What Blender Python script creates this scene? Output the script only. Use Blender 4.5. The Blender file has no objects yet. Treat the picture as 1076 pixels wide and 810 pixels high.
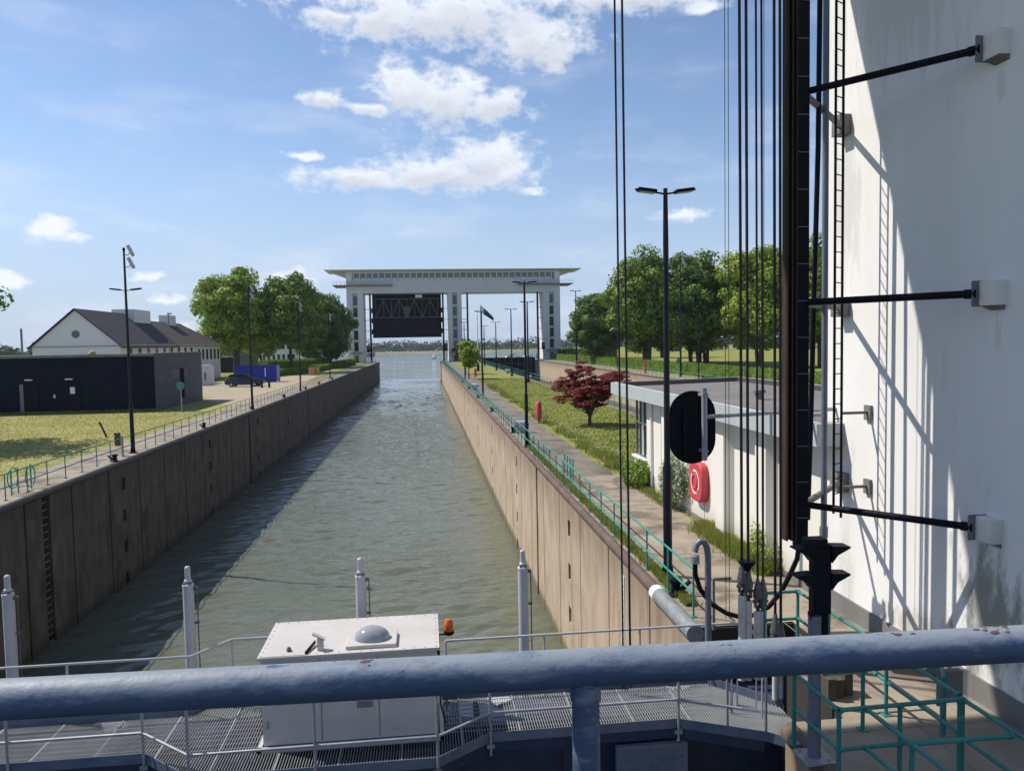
import bpy, math, random
import numpy as np
from mathutils import Vector, Matrix
C = bpy.context.scene.collection
PI = math.pi
# ---------------------------------------------------------------- camera, sky, sun
sc = bpy.context.scene
cd = bpy.data.cameras.new('camera'); cam = bpy.data.objects.new('camera', cd); C.objects.link(cam)
sc.camera = cam
cd.sensor_width = 36.0; cd.lens = 36 * 800 / 1076; cd.clip_start = 0.05; cd.clip_end = 30000
_f = Vector((0.11293, 0.99204, -0.05572)); _r = Vector((0.99331, -0.11408, -0.01795)); _u = Vector((0.02416, 0.05332, 0.99829))
cam.matrix_world = Matrix(((_r.x, _u.x, -_f.x, 0), (_r.y, _u.y, -_f.y, 0), (_r.z, _u.z, -_f.z, 5.6), (0, 0, 0, 1)))
sc.view_settings.view_transform = 'Standard'; sc.view_settings.look = 'None'
sc.view_settings.exposure = 0.38; sc.view_settings.gamma = 1.0
sc.cycles.max_bounces = 6; sc.cycles.diffuse_bounces = 3; sc.cycles.transparent_max_bounces = 12
SUN_EL = 51.2; SUN_VEC = Vector((-0.905 * math.cos(math.radians(SUN_EL)), 0.425 * math.cos(math.radians(SUN_EL)), math.sin(math.radians(SUN_EL))))
sd = bpy.data.lights.new('sun', 'SUN'); sd.energy = 4.0; sd.angle = math.radians(0.5); sd.color = (1.0, 0.94, 0.84)
sun = bpy.data.objects.new('sun', sd); C.objects.link(sun)
sun.rotation_euler = (-SUN_VEC).to_track_quat('-Z', 'Y').to_euler()

world = bpy.data.worlds.new('World'); sc.world = world; world.use_nodes = True
nt = world.node_tree; nt.nodes.clear()
def N(t, **k):
    n = nt.nodes.new(t)
    for a, b in k.items(): setattr(n, a, b)
    return n
def L(a, b): nt.links.new(a, b)
def M(op, a, b=None, c=None, clamp=False):
    n = N('ShaderNodeMath', operation=op); n.use_clamp = clamp
    for i, v in enumerate((a, b, c)):
        if v is None: continue
        if isinstance(v, (int, float)): n.inputs[i].default_value = v
        else: L(v, n.inputs[i])
    return n.outputs[0]
sky = N('ShaderNodeTexSky'); sky.sky_type = 'NISHITA'; sky.sun_disc = False
sky.sun_elevation = math.radians(SUN_EL); sky.sun_rotation = math.atan2(SUN_VEC.x, SUN_VEC.y)
sky.air_density = 1.0; sky.dust_density = 0.2; sky.ozone_density = 3.0
bg1 = N('ShaderNodeBackground'); bg1.inputs[1].default_value = 0.122
tint = N('ShaderNodeMix', data_type='RGBA', blend_type='MULTIPLY'); tint.inputs['Factor'].default_value = 1.0; tint.inputs['B'].default_value = (0.93, 0.885, 0.895, 1)
L(sky.outputs[0], tint.inputs['A']); L(tint.outputs['Result'], bg1.inputs[0])
geo = N('ShaderNodeTexCoord'); sep = N('ShaderNodeSeparateXYZ'); L(geo.outputs['Generated'], sep.inputs[0])
az = M('ARCTAN2', sep.outputs[0], sep.outputs[1]); el = M('ARCSINE', sep.outputs[2])
cmb = N('ShaderNodeCombineXYZ'); L(az, cmb.inputs[0]); L(el, cmb.inputs[1])
def noise(scale, detail, rough, vec, stretch=None, off=0.0):
    if stretch:
        mp = N('ShaderNodeMapping'); L(vec, mp.inputs[0]); mp.inputs['Scale'].default_value = stretch; mp.inputs['Location'].default_value = (off, off, 0); vec = mp.outputs[0]
    n = N('ShaderNodeTexNoise'); n.inputs['Scale'].default_value = scale; n.inputs['Detail'].default_value = detail; n.inputs['Roughness'].default_value = rough
    L(vec, n.inputs['Vector']); return n
nw = noise(14, 3, 0.6, cmb.outputs[0], (1, 1.4, 1), 3.1)
vs = N('ShaderNodeVectorMath', operation='SUBTRACT'); L(nw.outputs['Color'], vs.inputs[0]); vs.inputs[1].default_value = (.5, .5, .5)
vm = N('ShaderNodeVectorMath', operation='MULTIPLY'); L(vs.outputs[0], vm.inputs[0]); vm.inputs[1].default_value = (0.045, 0.030, 0)
va = N('ShaderNodeVectorMath', operation='ADD'); L(cmb.outputs[0], va.inputs[0]); L(vm.outputs[0], va.inputs[1])
CL = [(0.0391, 0.400, 0.1900, 0.0400), (0.1481, 0.3700, 0.0760, 0.0360), (0.2576, 0.409, 0.1471, 0.0206), (-0.1037, 0.3927, 0.0533, 0.0115), (-0.0332, 0.3912, 0.0853, 0.0277), (0.0307, 0.3067, 0.0893, 0.0358), (-0.0114, 0.3169, 0.0552, 0.0309), (0.0978, 0.3, 0.0475, 0.0239), (-0.115, 0.2982, 0.0283, 0.0119), (-0.0659, 0.2938, 0.0314, 0.0084), (0.0347, 0.2191, 0.1092, 0.0268), (0.078, 0.2328, 0.0724, 0.0316), (-0.0803, 0.2086, 0.09, 0.0147), (0.1146, 0.215, 0.0375, 0.022), (0.1474, 0.1909, 0.0175, 0.0061), (-0.4269, 0.1369, 0.0255, 0.0173), (-0.4043, 0.1288, 0.0225, 0.0087), (-0.4634, 0.0776, 0.0175, 0.0087), (-0.1661, 0.0815, 0.0346, 0.0162), (-0.3284, 0.0841, 0.0285, 0.0062), (-0.3192, 0.0586, 0.0205, 0.0062), (-0.3153, 0.0282, 0.031, 0.0062), (-0.1438, 0.2348, 0.0256, 0.0049), (0.3385, 0.1588, 0.0404, 0.0099), (0.3628, 0.392, 0.0353, 0.0104)]
def field(lst, shift=0.0, k=1.0):
    best = None
    for (a, e, rx, ry) in lst:
        s = N('ShaderNodeVectorMath', operation='SUBTRACT'); L(va.outputs[0], s.inputs[0]); s.inputs[1].default_value = (a, e - shift * ry, 0)
        m = N('ShaderNodeVectorMath', operation='MULTIPLY'); L(s.outputs[0], m.inputs[0]); m.inputs[1].default_value = (1 / (rx * k), 1 / (ry * k), 0)
        l = N('ShaderNodeVectorMath', operation='LENGTH'); L(m.outputs[0], l.inputs[0])
        v = M('SUBTRACT', 1.02, l.outputs['Value'])
        best = v if best is None else M('SMOOTH_MAX', best, v, 0.15)
    return best
fb = noise(28, 7, 0.62, cmb.outputs[0], (1, 1.5, 1), 1.7)
fl = M('MAXIMUM', field(CL), -1.2)
dens = M('ADD', fl, M('MULTIPLY', M('SUBTRACT', fb.outputs['Fac'], 0.52), 2.9))
mr = N('ShaderNodeMapRange', interpolation_type='SMOOTHSTEP'); L(dens, mr.inputs[0]); mr.inputs[1].default_value = -0.30; mr.inputs[2].default_value = 0.72
fs = M('MAXIMUM', field(CL[:14], 0.45, 0.72), -1.0)
sh = N('ShaderNodeMapRange', interpolation_type='SMOOTHSTEP'); L(M('ADD', fs, M('MULTIPLY', M('SUBTRACT', fb.outputs['Fac'], 0.5), 2.2)), sh.inputs[0]); sh.inputs[1].default_value = -0.35; sh.inputs[2].default_value = 1.05
cm = N('ShaderNodeMix', data_type='RGBA'); L(sh.outputs[0], cm.inputs['Factor']); cm.inputs['A'].default_value = (0.86, 0.90, 0.97, 1); cm.inputs['B'].default_value = (0.64, 0.68, 0.755, 1)
bg2 = N('ShaderNodeBackground'); L(cm.outputs['Result'], bg2.inputs[0]); bg2.inputs[1].default_value = 0.84
# thin high veil, stronger low over the horizon
wv = noise(5, 6, 0.6, cmb.outputs[0], (1, 3.2, 1), 9.0)
vr = N('ShaderNodeMapRange', interpolation_type='SMOOTHSTEP'); L(wv.outputs['Fac'], vr.inputs[0]); vr.inputs[1].default_value = 0.46; vr.inputs[2].default_value = 0.9
lowf = N('ShaderNodeMapRange'); L(el, lowf.inputs[0]); lowf.inputs[1].default_value = 0.0; lowf.inputs[2].default_value = 0.45; lowf.inputs[3].default_value = 0.75; lowf.inputs[4].default_value = 0.25
veil = M('MULTIPLY', vr.outputs[0], lowf.outputs[0])
fac = M('MAXIMUM', M('MULTIPLY', mr.outputs[0], 0.97), veil, clamp=True)
hz = N('ShaderNodeMapRange', interpolation_type='SMOOTHSTEP'); L(el, hz.inputs[0]); hz.inputs[1].default_value = 0.30; hz.inputs[2].default_value = -0.04; hz.inputs[3].default_value = 0.0; hz.inputs[4].default_value = 0.92
bg3 = N('ShaderNodeBackground'); bg3.inputs[0].default_value = (0.395, 0.505, 0.70, 1); bg3.inputs[1].default_value = 0.88
mh = N('ShaderNodeMixShader'); L(hz.outputs[0], mh.inputs[0]); L(bg1.outputs[0], mh.inputs[1]); L(bg3.outputs[0], mh.inputs[2])
mx = N('ShaderNodeMixShader'); L(fac, mx.inputs[0]); L(mh.outputs[0], mx.inputs[1]); L(bg2.outputs[0], mx.inputs[2])
wo = N('ShaderNodeOutputWorld'); L(mx.outputs[0], wo.inputs[0])

# ---------------------------------------------------------------- materials
MATS = {}
def mat(name, col, rough=0.6, metal=0.0, col2=None, nscale=3.0, stretch=(1, 1, 1), col3=None, n3=0.6, th3=0.6, bump=0.0, bscale=20.0, spec=0.5, detail=6, bdist=0.02, transl=0.0, lo=0.3, hi=0.7, stretch3=(1, 1, 1), width3=0.12):
    if name in MATS: return MATS[name]
    m = bpy.data.materials.new(name); m.use_nodes = True; t = m.node_tree; ns = t.nodes; lk = t.links
    b = ns['Principled BSDF']; b.inputs['Roughness'].default_value = rough; b.inputs['Metallic'].default_value = metal
    b.inputs['Specular IOR Level'].default_value = spec
    b.inputs['Base Color'].default_value = (*col, 1)
    tc = ns.new('ShaderNodeTexCoord')
    def ntex(sc_, st, d=detail, loc=0.0):
        mp = ns.new('ShaderNodeMapping'); lk.new(tc.outputs['Object'], mp.inputs[0]); mp.inputs['Scale'].default_value = st; mp.inputs['Location'].default_value = (loc, loc, loc)
        n = ns.new('ShaderNodeTexNoise'); n.inputs['Scale'].default_value = sc_; n.inputs['Detail'].default_value = d; n.inputs['Roughness'].default_value = 0.62
        lk.new(mp.outputs[0], n.inputs['Vector']); return n
    out = None
    if col2:
        n = ntex(nscale, stretch)
        r = ns.new('ShaderNodeMapRange'); r.inputs[1].default_value = lo; r.inputs[2].default_value = hi; lk.new(n.outputs['Fac'], r.inputs[0])
        x = ns.new('ShaderNodeMix'); x.data_type = 'RGBA'; lk.new(r.outputs[0], x.inputs['Factor'])
        x.inputs['A'].default_value = (*col, 1); x.inputs['B'].default_value = (*col2, 1); out = x.outputs['Result']
    if col3:
        n = ntex(n3, stretch3, 8, 7.3)
        r = ns.new('ShaderNodeMapRange'); r.inputs[1].default_value = th3; r.inputs[2].default_value = th3 + width3; lk.new(n.outputs['Fac'], r.inputs[0])
        x = ns.new('ShaderNodeMix'); x.data_type = 'RGBA'; lk.new(r.outputs[0], x.inputs['Factor'])
        if out: lk.new(out, x.inputs['A'])
        else: x.inputs['A'].default_value = (*col, 1)
        x.inputs['B'].default_value = (*col3, 1); out = x.outputs['Result']
    if out: lk.new(out, b.inputs['Base Color'])
    if bump:
        n = ntex(bscale, (1, 1, 1), 5)
        bp = ns.new('ShaderNodeBump'); bp.inputs['Strength'].default_value = bump; bp.inputs['Distance'].default_value = bdist
        lk.new(n.outputs['Fac'], bp.inputs['Height']); lk.new(bp.outputs[0], b.inputs['Normal'])
    if transl:
        tr = ns.new('ShaderNodeBsdfTranslucent'); 
        if out: lk.new(out, tr.inputs[0])
        else: tr.inputs[0].default_value = (*col, 1)
        ms = ns.new('ShaderNodeMixShader'); ms.inputs[0].default_value = transl
        lk.new(b.outputs[0], ms.inputs[1]); lk.new(tr.outputs[0], ms.inputs[2]); lk.new(ms.outputs[0], ns['Material Output'].inputs[0])
    MATS[name] = m; return m
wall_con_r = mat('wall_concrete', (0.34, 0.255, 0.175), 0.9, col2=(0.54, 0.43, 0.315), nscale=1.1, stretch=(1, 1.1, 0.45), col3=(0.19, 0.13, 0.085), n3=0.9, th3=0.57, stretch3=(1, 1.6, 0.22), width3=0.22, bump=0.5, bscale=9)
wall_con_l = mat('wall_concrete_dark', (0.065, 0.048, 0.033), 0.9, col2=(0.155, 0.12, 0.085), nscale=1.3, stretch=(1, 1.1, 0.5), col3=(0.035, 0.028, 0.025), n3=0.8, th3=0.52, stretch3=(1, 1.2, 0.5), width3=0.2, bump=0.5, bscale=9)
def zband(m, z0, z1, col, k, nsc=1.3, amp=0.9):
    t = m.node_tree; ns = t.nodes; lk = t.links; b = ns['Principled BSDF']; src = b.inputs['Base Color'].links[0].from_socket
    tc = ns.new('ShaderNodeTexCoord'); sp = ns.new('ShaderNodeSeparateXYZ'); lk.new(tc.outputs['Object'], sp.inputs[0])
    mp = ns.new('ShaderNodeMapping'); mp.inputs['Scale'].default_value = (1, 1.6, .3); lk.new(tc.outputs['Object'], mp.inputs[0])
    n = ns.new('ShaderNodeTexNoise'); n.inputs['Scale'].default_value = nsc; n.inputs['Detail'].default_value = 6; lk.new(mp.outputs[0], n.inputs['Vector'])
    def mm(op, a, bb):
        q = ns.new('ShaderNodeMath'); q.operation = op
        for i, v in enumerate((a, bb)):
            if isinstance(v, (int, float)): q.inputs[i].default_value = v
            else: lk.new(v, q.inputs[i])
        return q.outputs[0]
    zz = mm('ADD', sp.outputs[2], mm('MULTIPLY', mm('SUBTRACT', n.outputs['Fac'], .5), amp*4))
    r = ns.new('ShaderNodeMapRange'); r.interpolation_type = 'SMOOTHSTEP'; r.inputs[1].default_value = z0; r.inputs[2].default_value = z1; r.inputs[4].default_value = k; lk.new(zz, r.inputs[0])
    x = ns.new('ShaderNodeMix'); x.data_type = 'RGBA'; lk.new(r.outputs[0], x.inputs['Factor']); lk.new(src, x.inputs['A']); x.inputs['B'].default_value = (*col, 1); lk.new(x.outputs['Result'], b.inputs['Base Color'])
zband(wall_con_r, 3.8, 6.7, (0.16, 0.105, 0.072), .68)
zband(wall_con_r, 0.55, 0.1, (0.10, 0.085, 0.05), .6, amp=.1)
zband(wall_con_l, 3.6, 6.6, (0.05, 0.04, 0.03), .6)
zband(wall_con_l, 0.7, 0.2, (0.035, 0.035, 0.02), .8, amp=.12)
zband(wall_con_r, 0.75, 0.25, (0.11, 0.10, 0.055), .75, amp=.15)
dark_con = mat('joint_concrete', (0.035, 0.03, 0.027), 0.95, bump=0.2)
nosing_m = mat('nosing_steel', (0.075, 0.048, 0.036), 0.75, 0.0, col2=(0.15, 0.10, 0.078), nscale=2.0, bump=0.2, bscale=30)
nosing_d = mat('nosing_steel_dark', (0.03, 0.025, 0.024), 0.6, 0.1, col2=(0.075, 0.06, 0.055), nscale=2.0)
nosing_b = mat('nosing_steel_blue', (0.16, 0.19, 0.21), 0.6, 0.1, col2=(0.28, 0.29, 0.28), nscale=5, bump=0.2, bscale=30)
deck_m = mat('deck_concrete', (0.225, 0.185, 0.14), 0.92, col2=(0.35, 0.295, 0.23), nscale=0.9, col3=(0.15, 0.12, 0.09), n3=0.9, th3=0.5, width3=0.12, bump=0.5, bscale=12)
path_m = mat('path_concrete', (0.15, 0.125, 0.095), 0.92, col2=(0.24, 0.20, 0.155), nscale=1.4, col3=(0.10, 0.085, 0.065), n3=0.35, th3=0.52, width3=0.12, bump=0.3, bscale=14)
gravel_m = mat('gravel', (0.30, 0.245, 0.165), 0.95, col2=(0.40, 0.33, 0.225), nscale=0.5, col3=(0.24, 0.21, 0.11), n3=0.18, th3=0.6, bump=0.4, bscale=12)
dry_m = mat('dry_lawn_grass', (0.23, 0.245, 0.07), 0.95, col2=(0.35, 0.31, 0.13), nscale=0.25, col3=(0.19, 0.195, 0.05), n3=0.3, th3=0.53, stretch3=(1, 2.2, 1), width3=0.15, bump=0.5, bscale=9, bdist=0.05, spec=0.1)
lawn_m = mat('lawn_grass', (0.19, 0.21, 0.05), 0.95, col2=(0.30, 0.28, 0.09), nscale=0.35, col3=(0.14, 0.165, 0.035), n3=0.9, th3=0.55, bump=0.6, bscale=9, bdist=0.06, spec=0.1)
field_m = mat('field_grass', (0.12, 0.13, 0.05), 0.95, col2=(0.24, 0.21, 0.11), nscale=0.02, spec=0.1)
sand_m = mat('bank_sand', (0.30, 0.25, 0.16), 0.95, col2=(0.14, 0.15, 0.06), nscale=0.03, spec=0.1)
white_m = mat('white_render', (0.78, 0.745, 0.68), 0.85, col2=(0.70, 0.665, 0.60), nscale=0.7, stretch=(1, 1, 0.35), col3=(0.47, 0.45, 0.40), n3=0.9, th3=0.66, stretch3=(1, 1, 0.3), bump=0.25, bscale=14, bdist=0.01)
tower_m = mat('tower_render', (0.84, 0.82, 0.79), 0.85, col2=(0.74, 0.725, 0.70), nscale=0.55, stretch=(1, 0.9, 0.22), col3=(0.34, 0.35, 0.30), n3=0.5, th3=0.6, stretch3=(1, 1, 0.35), width3=0.2, bump=0.3, bscale=11, bdist=0.012)
def stain(m, c, rad, col, k, nsc=3.0, st=(1, 1, .4)):
    t = m.node_tree; ns = t.nodes; lk = t.links; b = ns['Principled BSDF']; src = b.inputs['Base Color'].links[0].from_socket
    tc = ns.new('ShaderNodeTexCoord'); mp = ns.new('ShaderNodeMapping'); mp.inputs['Scale'].default_value = st; lk.new(tc.outputs['Object'], mp.inputs[0])
    n = ns.new('ShaderNodeTexNoise'); n.inputs['Scale'].default_value = nsc; n.inputs['Detail'].default_value = 8; n.inputs['Roughness'].default_value = .68; lk.new(mp.outputs[0], n.inputs['Vector'])
    sb = ns.new('ShaderNodeVectorMath'); sb.operation = 'SUBTRACT'; lk.new(tc.outputs['Object'], sb.inputs[0]); sb.inputs[1].default_value = c
    sm = ns.new('ShaderNodeVectorMath'); sm.operation = 'MULTIPLY'; lk.new(sb.outputs[0], sm.inputs[0]); sm.inputs[1].default_value = (0, 1/rad[0], 1/rad[1])
    ln = ns.new('ShaderNodeVectorMath'); ln.operation = 'LENGTH'; lk.new(sm.outputs[0], ln.inputs[0])
    a = ns.new('ShaderNodeMath'); a.operation = 'MULTIPLY_ADD'; lk.new(n.outputs['Fac'], a.inputs[0]); a.inputs[1].default_value = 2.6; a.inputs[2].default_value = -.35
    d = ns.new('ShaderNodeMath'); d.operation = 'SUBTRACT'; lk.new(a.outputs[0], d.inputs[0]); lk.new(ln.outputs['Value'], d.inputs[1])
    r_ = ns.new('ShaderNodeMapRange'); r_.interpolation_type = 'SMOOTHSTEP'; r_.inputs[1].default_value = .15; r_.inputs[2].default_value = .75; r_.inputs[4].default_value = k; lk.new(d.outputs[0], r_.inputs[0])
    x = ns.new('ShaderNodeMix'); x.data_type = 'RGBA'; lk.new(r_.outputs[0], x.inputs['Factor']); lk.new(src, x.inputs['A']); x.inputs['B'].default_value = (*col, 1); lk.new(x.outputs['Result'], b.inputs['Base Color'])
stain(tower_m, (0, 1.3, 1.3), (1.2, 1.7), (0.16, 0.18, 0.13), .8)
stain(tower_m, (0, 2.6, .6), (1.6, .5), (0.34, 0.30, 0.22), .6)
stain(tower_m, (0, 3.6, 12.0), (3.6, 3.0), (0.50, 0.49, 0.46), .4, 1.6, (1, 2.2, .3))
for zz_ in (9.2, 5.7, 2.2): stain(tower_m, (0, 1.24, zz_-.1), (.12, .45), (0.55, 0.47, 0.38), .4, 6.0, (1, 3, .5))
stain(tower_m, (0, 5.2, 8.2), (.8, 2.0), (0.55, 0.52, 0.46), .5, 2.0, (1, 2.2, .4))
plinth_m = mat('plinth_grey', (0.15, 0.145, 0.14), 0.9, col2=(0.21, 0.20, 0.19), nscale=1.4)
fargate_m = mat('gatehouse_render', (0.70, 0.70, 0.685), 0.85, col2=(0.63, 0.63, 0.62), nscale=0.15, stretch=(1, 1, 0.3))
fascia_m = mat('fascia_paint', (0.44, 0.48, 0.49), 0.6, col2=(0.38, 0.42, 0.43), nscale=0.8)
roof_m = mat('roof_bitumen', (0.14, 0.13, 0.125), 0.9, col2=(0.20, 0.185, 0.175), nscale=0.6, bump=0.2)
kerb_dark = mat('roof_upstand', (0.025, 0.023, 0.022), 0.8)
teal_m = mat('teal_paint', (0.02, 0.23, 0.18), 0.4, col2=(0.04, 0.32, 0.26), nscale=3, col3=(0.30, 0.33, 0.26), n3=9, th3=0.68)
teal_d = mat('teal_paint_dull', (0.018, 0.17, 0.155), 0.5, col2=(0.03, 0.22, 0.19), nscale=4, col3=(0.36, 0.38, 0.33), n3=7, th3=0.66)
blue_m = mat('blue_paint_worn_lit_top', (0.028, 0.060, 0.140), 0.55, col2=(0.045, 0.085, 0.17), nscale=7, col3=(0.035, 0.12, 0.27), n3=8, th3=0.60, bump=0.7, bscale=30, bdist=0.003, width3=0.02, spec=0.6)
def lit_top_wear(m):
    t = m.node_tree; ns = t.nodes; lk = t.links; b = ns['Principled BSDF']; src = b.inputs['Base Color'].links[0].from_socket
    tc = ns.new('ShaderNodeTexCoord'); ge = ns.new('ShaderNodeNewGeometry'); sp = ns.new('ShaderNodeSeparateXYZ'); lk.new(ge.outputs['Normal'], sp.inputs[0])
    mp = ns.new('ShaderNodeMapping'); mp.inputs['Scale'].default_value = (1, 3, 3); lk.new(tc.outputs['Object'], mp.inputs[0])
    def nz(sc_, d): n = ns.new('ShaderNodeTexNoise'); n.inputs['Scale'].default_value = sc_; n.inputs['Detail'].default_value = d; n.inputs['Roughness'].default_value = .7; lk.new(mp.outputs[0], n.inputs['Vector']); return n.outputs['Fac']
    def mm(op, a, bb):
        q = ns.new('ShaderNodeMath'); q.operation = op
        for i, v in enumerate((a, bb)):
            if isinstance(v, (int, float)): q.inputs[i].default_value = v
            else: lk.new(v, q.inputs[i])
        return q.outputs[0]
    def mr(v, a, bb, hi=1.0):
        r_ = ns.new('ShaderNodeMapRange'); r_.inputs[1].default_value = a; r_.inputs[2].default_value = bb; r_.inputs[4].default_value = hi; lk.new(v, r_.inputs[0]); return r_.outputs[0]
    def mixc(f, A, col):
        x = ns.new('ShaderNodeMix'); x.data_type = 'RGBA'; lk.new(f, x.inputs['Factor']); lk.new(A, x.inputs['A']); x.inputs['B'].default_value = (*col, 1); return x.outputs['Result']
    a = nz(9.0, 9); c = mixc(mr(mm('ADD', sp.outputs[2], mm('MULTIPLY', mm('SUBTRACT', a, .5), 3.4)), .0, .8, .85), src, (0.24, 0.275, 0.32))  # upward-facing side coloured paler: light on the rail top painted in, noisy edge
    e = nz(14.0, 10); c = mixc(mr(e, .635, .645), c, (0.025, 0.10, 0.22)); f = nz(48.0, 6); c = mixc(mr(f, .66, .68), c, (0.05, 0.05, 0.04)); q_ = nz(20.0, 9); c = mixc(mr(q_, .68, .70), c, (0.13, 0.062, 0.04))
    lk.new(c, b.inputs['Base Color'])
lit_top_wear(blue_m)
galv_m = mat('galvanised', (0.25, 0.27, 0.30), 0.55, 0.3, col2=(0.36, 0.38, 0.41), nscale=6, bump=0.05)
galv_l = mat('painted_grey_light', (0.48, 0.48, 0.49), 0.5, 0.1, col2=(0.48, 0.48, 0.5), nscale=3)
grate_m = mat('grating_steel', (0.36, 0.37, 0.38), 0.6, 0.2, col2=(0.25, 0.26, 0.27), nscale=1.5)
cyl_m = mat('cylinder_paint', (0.50, 0.49, 0.52), 0.55, 0.0, col2=(0.42, 0.41, 0.44), nscale=2.5, stretch=(1, 1, 0.3))
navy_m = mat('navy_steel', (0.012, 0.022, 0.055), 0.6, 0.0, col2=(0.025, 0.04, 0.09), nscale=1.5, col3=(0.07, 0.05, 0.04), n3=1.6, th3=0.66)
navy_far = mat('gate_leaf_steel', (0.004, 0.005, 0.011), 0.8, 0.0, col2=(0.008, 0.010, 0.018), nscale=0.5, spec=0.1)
toe_m = mat('toe_board_blue', (0.09, 0.125, 0.20), 0.5, 0.2, col2=(0.16, 0.20, 0.27), nscale=2)
rust_m = mat('rusty_steel', (0.022, 0.012, 0.009), 0.8, 0.1, col2=(0.06, 0.03, 0.021), nscale=3, stretch=(1, 1, 0.3), bump=0.3)
blacks = mat('black_paint', (0.004, 0.0045, 0.009), 0.45, col2=(0.008, 0.009, 0.015), nscale=2, spec=0.12)
lamp_m = mat('lamp_post_paint', (0.005, 0.006, 0.012), 0.45, spec=0.3)
rope_m = mat('greased_rope', (0.012, 0.010, 0.014), 0.5, 0.2, bump=0.4, bscale=40)
rope_b = mat('greased_rope_brown', (0.025, 0.013, 0.010), 0.55, 0.2)
socket_m = mat('socket_steel', (0.17, 0.17, 0.19), 0.55, 0.4, col2=(0.09, 0.085, 0.09), nscale=12)
rod_m = mat('rod_white', (0.60, 0.59, 0.58), 0.6, col2=(0.45, 0.36, 0.30), nscale=9, lo=0.5, hi=0.75)
rubber_m = mat('black_rubber', (0.006, 0.006, 0.007), 0.6, spec=0.2)
pipe_m = mat('grey_pipe', (0.13, 0.145, 0.185), 0.45, 0.1, col2=(0.17, 0.19, 0.23), nscale=3)
cabin_m = mat('cabin_paint', (0.56, 0.525, 0.50), 0.55, col2=(0.48, 0.45, 0.43), nscale=1.8, col3=(0.36, 0.33, 0.31), n3=5, th3=0.62)
glass_m = mat('dark_glass', (0.02, 0.03, 0.04), 0.08, 0.0, spec=0.8)
dome_m = mat('dome_acrylic', (0.30, 0.32, 0.36), 0.12, 0.0, spec=0.8)
amber_m = mat('amber_lens', (0.62, 0.13, 0.01), 0.2)
red_m = mat('red_plastic', (0.52, 0.035, 0.055), 0.6, col2=(0.58, 0.08, 0.09), nscale=2.5)
whitep_m = mat('white_paint', (0.78, 0.78, 0.76), 0.5)
yellow_m = mat('yellow_stone', (0.42, 0.33, 0.12), 0.8)
brick_d = mat('navy_cladding', (0.006, 0.009, 0.022), 0.6, col2=(0.009, 0.013, 0.028), nscale=1.0, spec=0.1)
greyp_m = mat('grey_cladding', (0.065, 0.065, 0.068), 0.8, col2=(0.105, 0.105, 0.108), nscale=1.2, stretch=(1, 0.3, 2.0))
tile_m = mat('roof_tiles', (0.030, 0.024, 0.030), 0.8, col2=(0.05, 0.04, 0.042), nscale=1.2, bump=0.5, bscale=6)
tile_b = mat('roof_tiles_brown', (0.045, 0.033, 0.030), 0.8, col2=(0.075, 0.052, 0.042), nscale=1.2, bump=0.5, bscale=6)
cont_m = mat('container_blue', (0.010, 0.035, 0.36), 0.5)
carblue = mat('car_paint_blue', (0.02, 0.035, 0.10), 0.2, 0.3, spec=0.7)
carblack = mat('car_paint_black', (0.01, 0.01, 0.012), 0.2, 0.2, spec=0.7)
carwhite = mat('car_paint_white', (0.7, 0.7, 0.7), 0.25, spec=0.6)
bark_m = mat('bark', (0.06, 0.045, 0.032), 0.95, col2=(0.11, 0.085, 0.06), nscale=3, stretch=(1, 1, 0.3), bump=0.8, bscale=6)
def leafm(name, a, b, tr=0.35): return mat(name, a, 0.55, col2=b, nscale=0.55, transl=tr, spec=0.25, detail=3, lo=0.35, hi=0.65)
leaf_a = leafm('leaf_fresh', (0.10, 0.175, 0.022), (0.24, 0.33, 0.05), .22)
leaf_b = leafm('leaf_dark', (0.07, 0.135, 0.022), (0.17, 0.26, 0.045), .22)
leaf_c = leafm('leaf_yellowgreen', (0.17, 0.26, 0.026), (0.37, 0.46, 0.065), .28)
leaf_r = mat('leaf_maroon', (0.17, 0.028, 0.026), 0.5, col2=(0.29, 0.06, 0.048), nscale=3, transl=0.35, spec=0.2)
leaf_h = leafm('leaf_hedge', (0.12, 0.21, 0.025), (0.24, 0.33, 0.045), 0.35)
leaf_br = leafm('leaf_bronze', (0.12, 0.075, 0.02), (0.17, 0.13, 0.03), 0.3)
leaf_far = mat('leaf_far', (0.045, 0.075, 0.03), 0.9, col2=(0.08, 0.11, 0.035), nscale=0.03, spec=0.1)
grass_d = mat('dry_grass_blade', (0.27, 0.26, 0.05), 0.6, col2=(0.42, 0.34, 0.13), nscale=0.4, transl=0.45, spec=0.2)
grass_b = mat('grass_blade', (0.17, 0.24, 0.04), 0.6, col2=(0.31, 0.31, 0.09), nscale=0.5, transl=0.45, spec=0.2)
flower_m = mat('small_white_flowers', (0.70, 0.72, 0.60), 0.7)

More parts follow.
